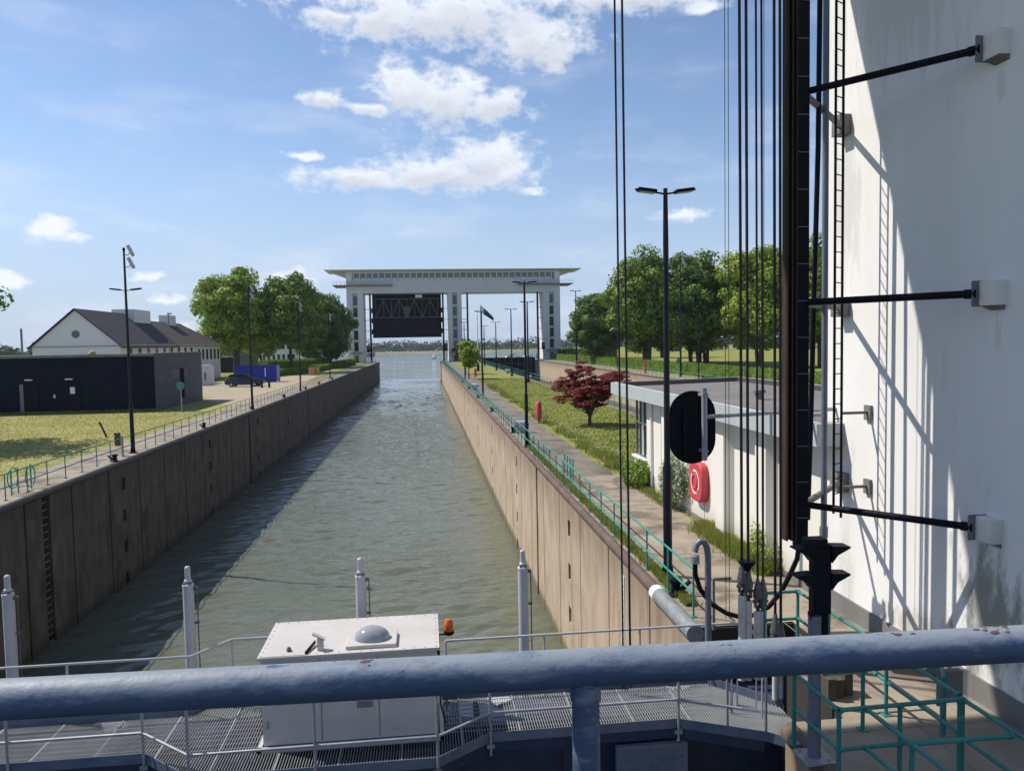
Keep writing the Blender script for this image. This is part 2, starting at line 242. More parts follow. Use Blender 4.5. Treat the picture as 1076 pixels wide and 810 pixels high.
# ---------------------------------------------------------------- mesh helper
class G:
    def __init__(s): s.v = []; s.f = []; s.n = 0
    def add(s, v, f):
        v = np.asarray(v, float).reshape(-1, 3); s.v.append(v)
        n = s.n; s.f.extend([tuple(i + n for i in q) for q in f]); s.n += len(v); return s
    def box(s, x0, x1, y0, y1, z0, z1):
        x0, x1 = min(x0, x1), max(x0, x1); y0, y1 = min(y0, y1), max(y0, y1); z0, z1 = min(z0, z1), max(z0, z1)
        return s.add([(x0,y0,z0),(x1,y0,z0),(x1,y1,z0),(x0,y1,z0),(x0,y0,z1),(x1,y0,z1),(x1,y1,z1),(x0,y1,z1)],
                     [(0,3,2,1),(4,5,6,7),(0,1,5,4),(1,2,6,5),(2,3,7,6),(3,0,4,7)])
    def obox(s, c, size, m):
        a, b, d = [q / 2 for q in size]
        p = [Vector(q) for q in ((-a,-b,-d),(a,-b,-d),(a,b,-d),(-a,b,-d),(-a,-b,d),(a,-b,d),(a,b,d),(-a,b,d))]
        c = Vector(c)
        return s.add([tuple(m @ q + c) for q in p], [(0,3,2,1),(4,5,6,7),(0,1,5,4),(1,2,6,5),(2,3,7,6),(3,0,4,7)])
    def beam(s, p, q, w, h):   # box between two points
        p = Vector(p); q = Vector(q); d = q - p; l = d.length
        m = d.to_track_quat('Y', 'Z').to_matrix()
        return s.obox((p + q) / 2, (w, l, h), m)
    def tube(s, pts, r, n=10, cap=True):
        pts = [Vector(p) for p in pts]; rs = r if isinstance(r, (list, tuple)) else [r] * len(pts)
        vs = []; up = None
        for i, p in enumerate(pts):
            if i == 0: d = pts[1] - p
            elif i == len(pts) - 1: d = p - pts[-2]
            else: d = (pts[i+1] - p).normalized() + (p - pts[i-1]).normalized()
            d.normalize()
            if up is None: up = Vector((0, 0, 1)) if abs(d.z) < 0.9 else Vector((0, 1, 0))
            a = d.cross(up)
            if a.length < 1e-4: a = d.cross(Vector((1, 0, 0)))
            a.normalize(); b = a.cross(d).normalized(); up = b
            for k in range(n):
                t = 2 * PI * k / n; vs.append(tuple(p + a * (math.cos(t) * rs[i]) + b * (math.sin(t) * rs[i])))
        fs = []
        for i in range(len(pts) - 1):
            for k in range(n):
                k2 = (k + 1) % n; fs.append((i*n+k, i*n+k2, (i+1)*n+k2, (i+1)*n+k))
        if cap:
            fs.append(tuple(range(n))); fs.append(tuple((len(pts)-1)*n + k for k in reversed(range(n))))
        return s.add(vs, fs)
    def prism(s, poly, axis, a, b):  # poly 2D extruded along axis 0,1,2
        n = len(poly); vs = []
        for t in (a, b):
            for (u, v) in poly: vs.append({0: (t, u, v), 1: (u, t, v), 2: (u, v, t)}[axis])
        return s.add(vs, [tuple(range(n)), tuple(reversed(range(n, 2*n)))] + [(i, i+n, (i+1) % n + n, (i+1) % n) for i in range(n)])
    def lathe(s, prof, c=(0, 0, 0), n=16):
        vs = []
        for (r, z) in prof:
            for k in range(n): t = 2*PI*k/n; vs.append((c[0]+r*math.cos(t), c[1]+r*math.sin(t), c[2]+z))
        fs = [(i*n+k, i*n+(k+1) % n, (i+1)*n+(k+1) % n, (i+1)*n+k) for i in range(len(prof)-1) for k in range(n)]
        fs += [tuple(range(n)), tuple((len(prof)-1)*n+k for k in range(n))]
        return s.add(vs, fs)
    def quads(s, P):   # P: (k,4,3)
        P = np.asarray(P); k = len(P); n = s.n
        s.v.append(P.reshape(-1, 3)); a = (np.arange(k*4).reshape(k, 4) + n).tolist(); s.f.extend(a); s.n += k*4; return s
    def build(s, name, m, parent=None, bevel=0.0, flat=False):
        V = np.concatenate(s.v) if s.v else np.zeros((0, 3))
        if parent is not None: V = V - np.array(parent.location)
        me = bpy.data.meshes.new(name); me.from_pydata(V.tolist(), [], s.f); me.update()
        if isinstance(m, (list, tuple)):
            for q in m: me.materials.append(q)
        else: me.materials.append(m)
        if not flat:
            me.shade_smooth(); me.set_sharp_from_angle(angle=math.radians(35))
        o = bpy.data.objects.new(name, me); C.objects.link(o)
        if parent is not None: o.parent = parent
        if bevel:
            b = o.modifiers.new('bevel', 'BEVEL'); b.width = bevel; b.segments = 2; b.limit_method = 'ANGLE'; b.angle_limit = math.radians(50)
        return o
def fixn(o):
    import bmesh
    bm = bmesh.new(); bm.from_mesh(o.data); bmesh.ops.recalc_face_normals(bm, faces=bm.faces); bm.to_mesh(o.data); bm.free(); return o
def tag(o, label, cat, group=None):
    o['label'] = label; o['category'] = cat
    if group: o['group'] = group
    return o
def thing(name, label, cat, loc=(0, 0, 0), group=None):
    o = bpy.data.objects.new(name, None); o.location = loc; o.empty_display_size = 0.3; C.objects.link(o)
    return tag(o, label, cat, group)
def struct(o, kind='structure'): o['kind'] = kind; return o
def dup(root, loc, label, rotz=0.0, scale=1.0, group=None):
    r = root.copy(); C.objects.link(r); r.location = loc; r.rotation_euler = (0, 0, rotz); r.scale = (scale,)*3 if isinstance(scale, (int, float)) else scale
    r['label'] = label
    if group: r['group'] = group
    for ch in list(root.children):
        c = ch.copy(); C.objects.link(c); c.parent = r
        for g in list(ch.children):
            d = g.copy(); C.objects.link(d); d.parent = c
    return r
rng = np.random.default_rng(7); random.seed(5)
def leafcloud(g, c, rad, n, size, inner=0.55, flat=0.0, R=rng):
    d = R.normal(size=(n, 3)); d /= np.linalg.norm(d, axis=1)[:, None]
    rr = inner + (1 - inner) * R.random(n) ** 0.6
    p = np.array(c) + d * rr[:, None] * np.array(rad)
    nn = d * 1.25 + R.normal(size=(n, 3)) * 0.5; nn[:, 2] += flat + 0.25; nn /= np.linalg.norm(nn, axis=1)[:, None]
    t = R.normal(size=(n, 3)); a = np.cross(nn, t); a /= np.linalg.norm(a, axis=1)[:, None]; b = np.cross(nn, a)
    s = (size * (0.55 + 0.9 * R.random(n)))[:, None]
    g.quads(np.stack([p - a*s*0.5, p - b*s*0.36, p + a*s*0.5, p + b*s*0.36], 1))

# ---------------------------------------------------------------- ground, water
XL, XR, X2L, X2R, YE = -15.3, 5.05, 16.4, 35.8, 262.0
BF = -60.0
g = G()
def sheet(g, pts, z): g.add([(x, y, z) for x, y in pts], [tuple(range(len(pts)))])
sheet(g, [(-4000, BF), (XL-.02, BF), (XL-.02, YE), (-60, YE+6), (-140, 330), (-400, 720), (-4000, 1500)], 0)
NT = [(XR+.02, 14.06), (7.1, 14.06), (7.1, 12.25), (6.0, 12.25), (6.0, 10.3), (XR+.02, 10.3)]
sheet(g, [(XR+.02, BF), (X2L-.02, BF), (X2L-.02, 10.3), (6.0, 10.3), (XR+.02, 10.3)], 0)
sheet(g, [(6.0, 10.3), (X2L-.02, 10.3), (X2L-.02, 14.06), (7.1, 14.06), (7.1, 12.25), (6.0, 12.25)], 0)
sheet(g, [(XR+.02, 14.06), (7.1, 14.06), (X2L-.02, 14.06), (X2L-.02, YE), (XR+.02, YE)], 0)
sheet(g, [(X2R+.02, BF), (3000, BF), (3000, 1060), (140, 700), (56, YE), (X2R+.02, YE)], 0)
g.add([(XL-.02, YE, 0), (-60, YE+6, 0), (-60, YE+22, -8), (XL-4, YE+18, -8)], [(0, 1, 2, 3)])
g.add([(-60, YE+6, 0), (-140, 330, 0), (-130, 350, -8), (-60, YE+22, -8)], [(0, 1, 2, 3)])
g.add([(-140, 330, 0), (-400, 720, 0), (-390, 740, -8), (-130, 350, -8)], [(0, 1, 2, 3)])
g.add([(X2R+.02, YE, 0), (56, YE, 0), (140, 700, 0), (3000, 1060, 0), (3000, 1080, -8), (132, 718, -8), (50, YE+16, -8), (X2R+4, YE+16, -8)], [(0, 1, 6, 7), (1, 2, 5, 6), (2, 3, 4, 5)])
struct(g.build('ground', lawn_m, flat=True))
g = G()
g.add([(-9000, 1075, -8), (9000, 1075, -8), (9000, 1100, -5.2), (-9000, 1100, -5.2)], [(0, 1, 2, 3)])
g.add([(-9000, 1100, -5.2), (9000, 1100, -5.2), (9000, 1150, -4.6), (-9000, 1150, -4.6)], [(0, 1, 2, 3)])
struct(g.build('river_bank', sand_m, flat=True))
g = G(); g.add([(-16000, 1150, -4.6), (16000, 1150, -4.6), (16000, 16000, -4.2), (-16000, 16000, -4.2)], [(0, 1, 2, 3)])
struct(g.build('far_meadow', field_m, flat=True))
# water
wm = bpy.data.materials.new('river_water'); wm.use_nodes = True; t = wm.node_tree; ns = t.nodes; lk = t.links; b = ns['Principled BSDF']
b.inputs['Base Color'].default_value = (0.118, 0.128, 0.090, 1); b.inputs['Roughness'].default_value = 0.05; b.inputs['IOR'].default_value = 1.333
tc = ns.new('ShaderNodeTexCoord'); h = None
for sc_, st, amp, dt in ((0.16, (1.0, 1.6, 1), 0.5, 2), (0.85, (0.55, 1.7, 1), 0.55, 4), (2.6, (0.6, 1.5, 1), 0.20, 3)):
    mp = ns.new('ShaderNodeMapping'); mp.inputs['Scale'].default_value = st; mp.inputs['Rotation'].default_value = (0, 0, 0.25); lk.new(tc.outputs['Object'], mp.inputs[0])
    n = ns.new('ShaderNodeTexNoise'); n.inputs['Scale'].default_value = sc_; n.inputs['Detail'].default_value = dt; n.inputs['Distortion'].default_value = 0.6; lk.new(mp.outputs[0], n.inputs['Vector'])
    m1 = ns.new('ShaderNodeMath'); m1.operation = 'MULTIPLY'; lk.new(n.outputs['Fac'], m1.inputs[0]); m1.inputs[1].default_value = amp
    if h is None: h = m1.outputs[0]
    else:
        ad = ns.new('ShaderNodeMath'); ad.operation = 'ADD'; lk.new(h, ad.inputs[0]); lk.new(m1.outputs[0], ad.inputs[1]); h = ad.outputs[0]
pn = ns.new('ShaderNodeTexNoise'); pn.inputs['Scale'].default_value = 0.045; pn.inputs['Detail'].default_value = 3; lk.new(tc.outputs['Object'], pn.inputs['Vector'])
pr = ns.new('ShaderNodeMapRange'); pr.inputs[1].default_value = .35; pr.inputs[2].default_value = .65; pr.inputs[3].default_value = .45; pr.inputs[4].default_value = 1.5; lk.new(pn.outputs['Fac'], pr.inputs[0])
mu = ns.new('ShaderNodeMath'); mu.operation = 'MULTIPLY'; lk.new(h, mu.inputs[0]); lk.new(pr.outputs[0], mu.inputs[1]); h = mu.outputs[0]
bp = ns.new('ShaderNodeBump'); bp.inputs['Strength'].default_value = 1.0; bp.inputs['Distance'].default_value = 0.22; lk.new(h, bp.inputs['Height']); lk.new(bp.outputs[0], b.inputs['Normal'])
g = G(); g.add([(-12000, -200, -6.42), (12000, -200, -6.42), (12000, 1090, -6.42), (-12000, 1090, -6.42)], [(0, 1, 2, 3)])
struct(g.build('water', wm, flat=True))

# rippled water inside the near chamber: real wave relief
RW = np.random.default_rng(12)
xs_ = np.linspace(XL-.3, XR+.3, 118); ys_ = np.concatenate([np.arange(6, 62, .115), np.arange(62, 130, .24), np.arange(130, 268, .6)])
XX, YY = np.meshgrid(xs_, ys_); ZZ = np.zeros_like(XX)
patch = .5 + .5*np.sin(XX*.21 + .6*np.sin(YY*.07) + 1.0)*np.sin(YY*.083 + .5*np.sin(XX*.3)); patch2 = .5 + .5*np.sin(YY*.19 + XX*.33 + 2*np.sin(XX*.11 + YY*.03))
for k in range(34):
    lam = .55*(6.0**RW.random()); th = PI/2 + RW.normal()*.55 + .25; kk = 2*PI/lam
    warp = .35*np.sin(XX*.5*RW.random() + YY*.4*RW.random() + RW.random()*6)
    ph = kk*(XX*math.cos(th) + YY*math.sin(th)) + RW.random()*6.28 + warp*2
    a_ = .0052*lam**.9*(.5 + RW.random()); env = .35 + .9*(patch if k % 2 else patch2)
    ZZ += a_*env*(np.sin(ph) + .25*np.sin(2*ph + 1.2))
V_ = np.stack([XX, YY, -6.3 + ZZ], -1).reshape(-1, 3); nxw = len(xs_); nyw = len(ys_)
ii = (np.arange(nyw-1)[:, None]*nxw + np.arange(nxw-1)[None, :]).ravel()
F_ = np.stack([ii, ii+1, ii+1+nxw, ii+nxw], 1).tolist()
g = G(); g.add(V_, F_); struct(g.build('chamber_water', wm))

# paths and surfaces laid on the ground
def surf(name, pts, z, m):
    g = G(); sheet(g, pts, z); return struct(g.build(name, m, flat=True))
surf('quay_path', [(XL-.03, 0), (XL-.03, YE-2), (-18.3, YE-2), (-18.3, 0)], .004, deck_m)
surf('left_lawn', [(-18.31, 5), (-18.31, 82), (-24, 96), (-80, 96), (-80, 5)], .004, dry_m)
surf('gravel_yard', [(-18.31, 76), (-18.31, 118), (-20.5, 150), (-24, 260), (-29, 260), (-26, 160), (-27, 131), (-46, 131), (-46, 92), (-24.3, 92), (-24.3, 86), (-21, 80)], .008, gravel_m)
surf('island_path', [(XR+.03, 31), (7.8, 31), (7.7, 60), (8.3, 120), (8.6, 236), (XR+.03, 236)], .004, path_m)
g = G(); sheet(g, [(XR+.03, -5), (X2L-.03, -5), (X2L-.03, 10.3), (6.0, 10.3), (XR+.03, 10.3)], .006); sheet(g, [(6.0, 10.3), (X2L-.03, 10.3), (X2L-.03, 14.06), (7.1, 14.06), (7.1, 12.25), (6.0, 12.25)], .006)
sheet(g, [(XR+.03, 14.06), (7.1, 14.06), (8.3, 14.06), (8.0, 31), (XR+.03, 31)], .006); struct(g.build('island_deck', deck_m, flat=True))
surf('coping_strip', [(XR+.03, 15), (5.7, 15), (5.7, 240), (XR+.03, 240)], .012, deck_m)
surf('island_quay_edge', [(15.6, 14.1), (X2L-.03, 14.1), (X2L-.03, 240), (15.6, 240)], .004, path_m)
# expansion joints and a drain cut in the near deck
g = G()
for y in (5.0, 7.6, 9.9): g.box(5.3, 8.25, y, y+.02, .007, .0085)
for y in (16.0, 19.0, 22.0, 25.0, 28.0): g.box(5.75, 8.2, y, y+.02, .013, .0145)
g.box(6.9, 6.92, 5, 14, .007, .0085); struct(g.build('paving_joint', plinth_m, flat=True))
surf('gate_apron', [(XR+.03, 237), (X2L-.03, 237), (X2L-.03, YE-1), (XR+.03, YE-1)], .008, deck_m)
surf('promenade', [(X2R+.03, 0), (39.6, 0), (39.6, YE-2), (X2R+.03, YE-2)], .004, deck_m)
surf('verge_path', [(48.5, 60), (52, 60), (49, 250), (46.5, 250)], .006, gravel_m)

# ---------------------------------------------------------------- lock walls
def lock_wall(label, x, s, y0, y1, off, pitch, slots, deep, ladder, mc, mn, nos0, segs=None):
    """x face plane, s=+1 land on +X side"""
    t = thing('lock_wall', label, 'lock wall', (x, y0, -6.3))
    th = 0.34; zt, zb = -0.02, -8.0
    f = G(); pins = []
    f2 = G(); f2.box(x + s*th, x + s*(th+.4), y0, y1, zb, -0.004 - 0.002)
    js = []; y = off
    while y > y0: y -= pitch
    while y < y1: js.append(y); y += pitch
    js.append(y)
    for a, bb in zip(js[:-1], js[1:]):
        jw = .065 if mc is wall_con_l else .045; a2, b2 = max(a + jw, y0), min(bb - jw, y1)
        if b2 - a2 < .1: continue
        cuts = [d for d in deep if a2 < d[0] < b2]
        spans = []
        if cuts:
            d = cuts[0]; spans = [(a2, d[0] - d[1]/2), (d[0] + d[1]/2, b2)]
        else: spans = [(a2, b2)]
        sl = [q for q in slots if a2 < q < b2] if not cuts else []
        for (p, q) in spans:
            if sl:
                m = sl[0]; w = .23
                f.box(x, x + s*th, p, m - w, zb, zt); f.box(x, x + s*th, m + w, q, zb, zt)
                zz = zt
                for k in range(4):
                    top = -0.85 - 1.6*k
                    f.box(x, x + s*th, m - w, m + w, top, zz); zz = top - .62
                    if m < 130: pins.append((m, top - .45))
                f.box(x, x + s*th, m - w, m + w, zb, zz)
            else: f.box(x, x + s*th, p, q, zb, zt)
    f.build('concrete_face', mc, t, flat=True); f2.build('wall_backing', dark_con, t, flat=True)
    n = G(); r = .15
    n.tube([(x + s*(r-.06), max(y0, nos0), -.115), (x + s*(r-.06), y1, -.115)], r, 14); n.build('steel_nosing', mn, t)
    for (m, z) in pins:
        pg = G(); pg.tube([(x + s*.16, m, z - .2), (x + s*.16, m, z + .14)], .055, 8); pg.tube([(x + s*.16, m, z + .14), (x + s*.16, m, z + .2)], .085, 8); pg.build('mooring_pin', nosing_d, t)
    for (m, w) in ladder:
        for k in range(20):
            rg = G(); rg.tube([(x + s*.12, m - w/2, -0.5 - .3*k), (x + s*.12, m + w/2, -0.5 - .3*k)], .016, 6); rg.build('rung', galv_m, t)
    return t
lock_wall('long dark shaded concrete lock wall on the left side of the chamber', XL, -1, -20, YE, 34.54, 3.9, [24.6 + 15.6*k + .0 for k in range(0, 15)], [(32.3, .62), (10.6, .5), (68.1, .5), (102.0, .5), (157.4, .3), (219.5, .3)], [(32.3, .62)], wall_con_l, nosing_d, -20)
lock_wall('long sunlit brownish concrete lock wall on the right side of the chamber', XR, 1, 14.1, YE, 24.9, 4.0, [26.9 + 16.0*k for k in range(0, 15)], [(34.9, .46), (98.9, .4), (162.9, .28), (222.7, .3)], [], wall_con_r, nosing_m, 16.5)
lock_wall('short concrete lock wall on the near side of the gate slot', XR, 1, -20, 10.25, 10.25, 4.0, [], [], [], wall_con_r, nosing_m, -20)
lock_wall('sunlit far wall of the second lock chamber beyond the island', X2R, 1, -20, YE, 30, 4.0, [], [], [], wall_con_r, nosing_m, -20)
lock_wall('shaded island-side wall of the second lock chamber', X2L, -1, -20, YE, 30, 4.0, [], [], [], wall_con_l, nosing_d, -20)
# island end wall
g = G(); g.box(XR+.02, X2L-.02, YE, YE+.5, -8, -.01); tag(g.build('end_wall', wall_con_l), 'concrete end wall of the island below the distant gate building', 'end wall')
g = G(); g.box(XR+.36, 8, 14.02, 14.1, -8, -.02); g.box(XR+.36, 6.1, 10.24, 10.29, -8, -.02); g.box(7.1, 7.2, 12.06, 14.02, -8, -.02); g.box(6.0, 6.1, 10.29, 12.2, -8, -.02); g.box(6.0, 7.2, 12.2, 12.25, -8, -.02)
tag(g.build('gate_slot', dark_con), 'dark concrete slot in the quay where the near gate runs', 'gate slot')
# the large blue-grey edge pipe near the gate
t = thing('edge_pipe', 'fat blue-grey steel edge pipe with a white band along the near right coping', 'pipe', (XR+.1, 13.9, 0))
g = G(); g.tube([(XR+.04, 16.25, -.10), (XR+.04, 14.0, -.10)], .175, 18); g.build('pipe_shell', nosing_b, t)
g = G(); g.tube([(XR+.04, 16.52, -.10), (XR+.04, 16.25, -.10)], .178, 18); g.build('white_band', whitep_m, t)
t = thing('draught_gauge', 'white painted depth gauge strip on the right lock wall behind the ropes', 'gauge', (XR, 18.9, -.4))
g = G(); g.box(XR-.02, XR-.001, 19.15, 19.45, -3.6, -.55); g.build('board', whitep_m, t)
for k in range(14):
    g = G(); z = -.8 - .2*k; g.box(XR-.024, XR-.02, 19.2, 19.32 if k % 2 else 19.4, z-.05, z); g.build('scale_mark', blacks, t)

# ---------------------------------------------------------------- railings
def railing(label, pts, post_step, m, h=1.0, r=.024, group=None, base=0.0, toe=False, name='railing', zs=None, seg=True):
    p0 = pts[0]; t = thing(name, label, 'railing', (p0[0], p0[1], base), group)
    for k, hh in enumerate(zs or (h, h*.5)):
        g = G(); g.tube([(x, y, base + hh) for x, y in pts], r, 8); g.build('top_rail' if k == 0 else 'mid_rail', m, t)
    cnt = 0
    stuffp = None
    for (a, bq) in zip(pts[:-1], pts[1:]):
        d = math.hypot(bq[0]-a[0], bq[1]-a[1]); n = max(1, round(d/post_step))
        for k in range(n + (1 if bq == pts[-1] else 0)):
            x = a[0] + (bq[0]-a[0])*k/n; y = a[1] + (bq[1]-a[1])*k/n
            if cnt < 95:
                g = G(); g.tube([(x, y, base - (0.25 if toe else 0)), (x, y, base + h)], r*.95, 8)
                if not toe: g.box(x-.06, x+.06, y-.06, y+.06, base+.012, base+.03)
                else: g.box(x-.05, x+.05, y-.03, y+.03, base-.22, base-.1)
                g.build('post', m, t); cnt += 1
            else:
                stuffp = stuffp or G(); stuffp.tube([(x, y, base), (x, y, base + h)], r, 5)
    if stuffp: struct(stuffp.build('post', m, t), 'stuff')
    return t
railing('long teal pipe railing beside the path on the sunlit right lock wall', [(5.27, 14.6), (5.27, 236)], 1.62, teal_m)
railing('teal and grey railing along the top of the dark left lock wall', [(-15.85, 24), (-15.85, 236)], 1.62, teal_d)
railing('teal railing on the far edge of the island above the second chamber', [(15.95, 30), (15.95, 240)], 2.2, teal_m)
railing('distant teal railing along the promenade beyond the second chamber', [(36.3, 40), (36.3, 240)], 2.2, teal_m)
railing('teal railing in front of the far gate building on the left bank', [(-16.2, 238), (-16.0, 256)], 2.2, teal_m)
# a bike-stand like hoop at the left rail
t = thing('hoop_barrier', 'teal hoop barrier standing at the near end of the left railing', 'barrier', (-16.2, 32.4, 0))
for dx, dy in ((-.35, 0), (0.15, .35)):
    g = G(); g.tube([(-16.2+dx, 32.2+dy + math.cos(a)*.38 + .2, .55 + math.sin(a)*.42) for a in np.linspace(0, 2*PI, 20)], .024, 7, cap=False); g.build('hoop', teal_m, t)
for y in (31.5, 32.0, 33.0):
    g = G(); g.tube([(-16.15, y, 0), (-16.15, y, 1.02)], .03, 8); g.build('post', teal_m, t)
t = thing('gate_barrier', 'short teal barrier frame set beside the right railing half way along the path', 'barrier', (5.6, 30.6, 0))
for y in (29.6, 30.2, 30.8, 31.4):
    g = G(); g.tube([(5.75, y, 0), (5.75, y, .95)], .026, 8); g.build('post', teal_m, t)
for z in (.5, .93):
    g = G(); g.tube([(5.75, 29.6, z), (5.75, 31.4, z)], .024, 8); g.build('rail', teal_m, t)

# near pipe fences on the deck
def pipes(label, segs, m=teal_d, r=.028, fit=True):
    t = thing('pipe_fence', label, 'railing', segs[0][0])
    for a, bq in segs:
        g = G(); g.tube([a, bq], r, 10)
        v = abs(a[2]-bq[2]) > .3
        g.build('post' if v else 'rail', m, t)
        for e in (a, bq):
            if e[2] > .2:
                gg = G(); d = (Vector(bq)-Vector(a)).normalized()*(.045 if e is a else -.045)
                gg.tube([Vector(e), Vector(e)+d], r*1.35, 10); gg.build('pipe_joint', m, t)
            else:
                gg = G(); gg.box(e[0]-.07, e[0]+.07, e[1]-.07, e[1]+.07, .008, .02); gg.build('foot_plate', m, t)
    return t
A = (4.95, 9.75); B_ = (4.98, 8.66); D_ = (6.66, 8.7); E_ = (6.64, 12.95); F_ = (6.0, 12.95); T_ = (6.66, 8.7)
def P3(p, z): return (p[0], p[1], z)
pipes('teal pipe fence with pipe couplings boxing in the deck beside the gate walkway', [
    (P3(A,1.0), P3(B_,1.0)), (P3(A,.5), P3(B_,.5)), (P3(A,0), P3(A,1.0)), (P3(B_,0), P3(B_,1.0)),
    (P3(B_,1.0), P3(D_,1.0)), (P3(B_,.5), P3(D_,.5)), (P3(D_,0), P3(D_,1.0)),
    ((5.33,8.67,1.0), (5.40,6.6,1.0)), ((5.33,8.67,.5), (5.40,6.6,.5)), ((5.36,7.8,0), (5.36,7.8,1.0)), ((6.62,8.7,0), (6.62,8.7,1.0)), ((5.36,7.8,1.0),(6.6,7.8,1.0)), ((5.36,7.8,.5),(6.6,7.8,.5)), ((6.66,8.7,1.0),(6.7,6.6,1.0)), ((6.66,8.7,.5),(6.7,6.6,.5)), ((5.8,8.68,0),(5.8,8.68,1.0))])
pipes('long teal pipe rail running from the rope slot to the near corner below the tower', [
    (P3(E_,1.0), (6.7,8.8,1.0)), (P3(E_,.5), (6.7,8.8,.5)), ((6.65,11.9,0), (6.65,11.9,1.0)), ((6.66,10.3,0), (6.66,10.3,1.0)), (P3(E_,0), P3(E_,1.0)),
    (P3(E_,1.0), P3(F_,1.0)), (P3(E_,.5), P3(F_,.5)), (P3(F_,0), P3(F_,1.0)),
    ((5.78,10.7,1.0), (6.6,10.7,1.0)), ((5.78,10.7,0), (5.78,10.7,1.0)), ((5.9,10.7,.5), (6.6,10.7,.5)),((6.08,9.95,0),(6.08,9.95,1.0))])
t = thing('control_box', 'small dark control box on a short post inside the near teal fence', 'control box', (7.05, 9.6, 0))
g = G(); g.tube([(7.05, 9.6, 0), (7.05, 9.6, .9)], .035, 10); g.build('post', pipe_m, t)
g = G(); g.box(6.95, 7.28, 9.5, 9.6, .55, .98); g.build('box', plinth_m, t, bevel=.01)
g = G(); g.tube([(6.85, 9.3, 0.2), (6.85, 9.3, 1.0), (7.2, 9.9, 1.0), (7.2, 9.9, .3)], .028, 8); g.build('guard_rail', teal_d, t)

# ---------------------------------------------------------------- lift tower (right) and overhead machine house
t = thing('lift_tower', 'tall white rendered lift tower wall filling the right edge', 'tower', (8.3, 9, 0))
g = G(); g.box(8.3, 16, 1.0, 14.95, 0, 21); g.build('wall', tower_m, t)
g = G(); g.box(8.255, 8.299, .95, 15.0, .0, .38); g.box(8.255, 16, 14.951, 14.99, 0, .38); g.build('plinth', plinth_m, t)
t = thing('machine_house', 'white overhead machine house spanning the near gate above the picture', 'building', (-3, 11.8, 16))
g = G(); g.box(-22, 8.29, 10.8, 15.54, 16, 20.6); g.build('wall', white_m, t)
g = G(); g.box(-23, 17, 10.2, 16.2, 21.01, 21.3); g.build('roof', roof_m, t)
t = thing('lift_tower', 'white lift tower on the left bank outside the frame', 'tower', (-22, 11, 0))
g = G(); g.box(-27, -19.6, 6, 14.95, 0, 15.99); g.build('wall', tower_m, t)

# guide beam with struts to the tower
t = thing('gate_guide', 'rusty brown and black vertical gate guide beam held off the white tower by struts', 'guide beam', (6.3, 12.4, 2.1))
g = G(); g.box(6.09, 6.13, 12.3, 12.46, 2.12, 15.99); g.box(6.13, 6.25, 12.40, 12.43, 2.12, 15.99); g.box(6.18, 6.21, 12.29, 12.40, 2.12, 15.99); g.box(6.25, 6.29, 12.3, 12.46, 2.12, 15.99); g.build('guide_rail', rust_m, t)
g = G(); g.box(6.295, 6.50, 12.32, 12.48, 2.0, 15.99); g.build('backing_channel', blacks, t)
for k in range(22):
    z = 2.5 + .62*k; g = G(); g.box(6.30, 6.495, 12.310, 12.319, z, z+.012); g.build('cover_joint', pipe_m, t)
g = G(); g.tube([(6.11, 12.29, 2.12), (6.11, 12.29, 15.99)], .014, 8); g.tube([(6.27, 12.29, 2.12), (6.27, 12.29, 15.99)], .014, 8); g.build('wear_strip', rust_m, t)
for z in (9.72, 6.2, 2.72, 13.2):
    g = G(); g.tube([(6.46, 12.4, z), (8.1, 10.42, z)], .058, 12); g.tube([(8.0, 10.54, z), (8.1, 10.42, z)], .072, 12); g.build('strut', blacks, t)
    g = G(); g.tube([(6.46, 12.44, z-.02), (8.12, 14.2, z-.02)], .058, 12); g.build('strut', plinth_m, t)
    g = G(); g.box(8.12, 8.3, 10.08, 10.40, z-.18, z+.18); g.build('wall_bracket', white_m, t, bevel=.006)
    g = G(); g.box(8.02, 8.3, 10.405, 10.425, z-.19, z+.19); g.build('end_plate', plinth_m, t)
    g = G(); g.prism([(8.3, z-.18), (8.13, z-.18), (8.3, z-.25)], 1, 10.1, 10.38); fixn(g.build('gusset', plinth_m, t, flat=True))
    g = G(); g.box(8.06, 8.3, 14.12, 14.42, z-.2, z+.18); g.build('wall_bracket', plinth_m, t, bevel=.006)
    for dz in (-.14, .14):
        for dx in (8.05, 8.24):
            g = G(); g.tube([(dx, 10.43, z+dz), (dx, 10.455, z+dz)], .016, 6); g.build('bolt', rust_m, t)
# ladder
t = thing('wall_ladder', 'narrow dark steel ladder hanging close to the white tower wall', 'ladder', (7.62, 13.35, 2.3))
LA, LB = (7.73, 13.42), (7.51, 13.29)
for q, (x, y) in enumerate((LA, LB)):
    g = G(); g.tube([(x, y, 2.2 + .12*q), (x, y, 15.99)], .024, 10); g.build('stringer', blacks, t)
for k in range(48):
    g = G(); g.tube([(*LA, 2.4+.28*k), (*LB, 2.4+.28*k)], .011, 6); g.build('rung', blacks, t)
for z in (2.75, 4.15):
    g = G(); g.box(7.73, 8.3, 13.40, 13.45, z, z+.05); g.box(8.24, 8.299, 13.33, 13.53, z-.12, z+.16); g.build('wall_bracket', plinth_m, t)
g = G(); g.tube([(7.27, 13.2, 1.75), (7.27, 13.2, 15.99)], .055, 12); g.tube([(7.27, 13.2, 1.9), (7.27, 13.2, 2.1)], .075, 12)
tag(g.build('conduit', pipe_m), 'straight grey vertical conduit between the guide beam and the ladder', 'conduit')
g = G(); g.tube([(7.04, 13.0, 15.99), (7.04, 13.0, 11.5), (7.02, 13.0, 9), (6.97, 13.0, 7), (6.90, 13.0, 4), (6.85, 13.0, 2.3)], .045, 12)
tag(g.build('hanging_cable', blacks), 'thick dark hanging cable just right of the guide beam', 'cable')

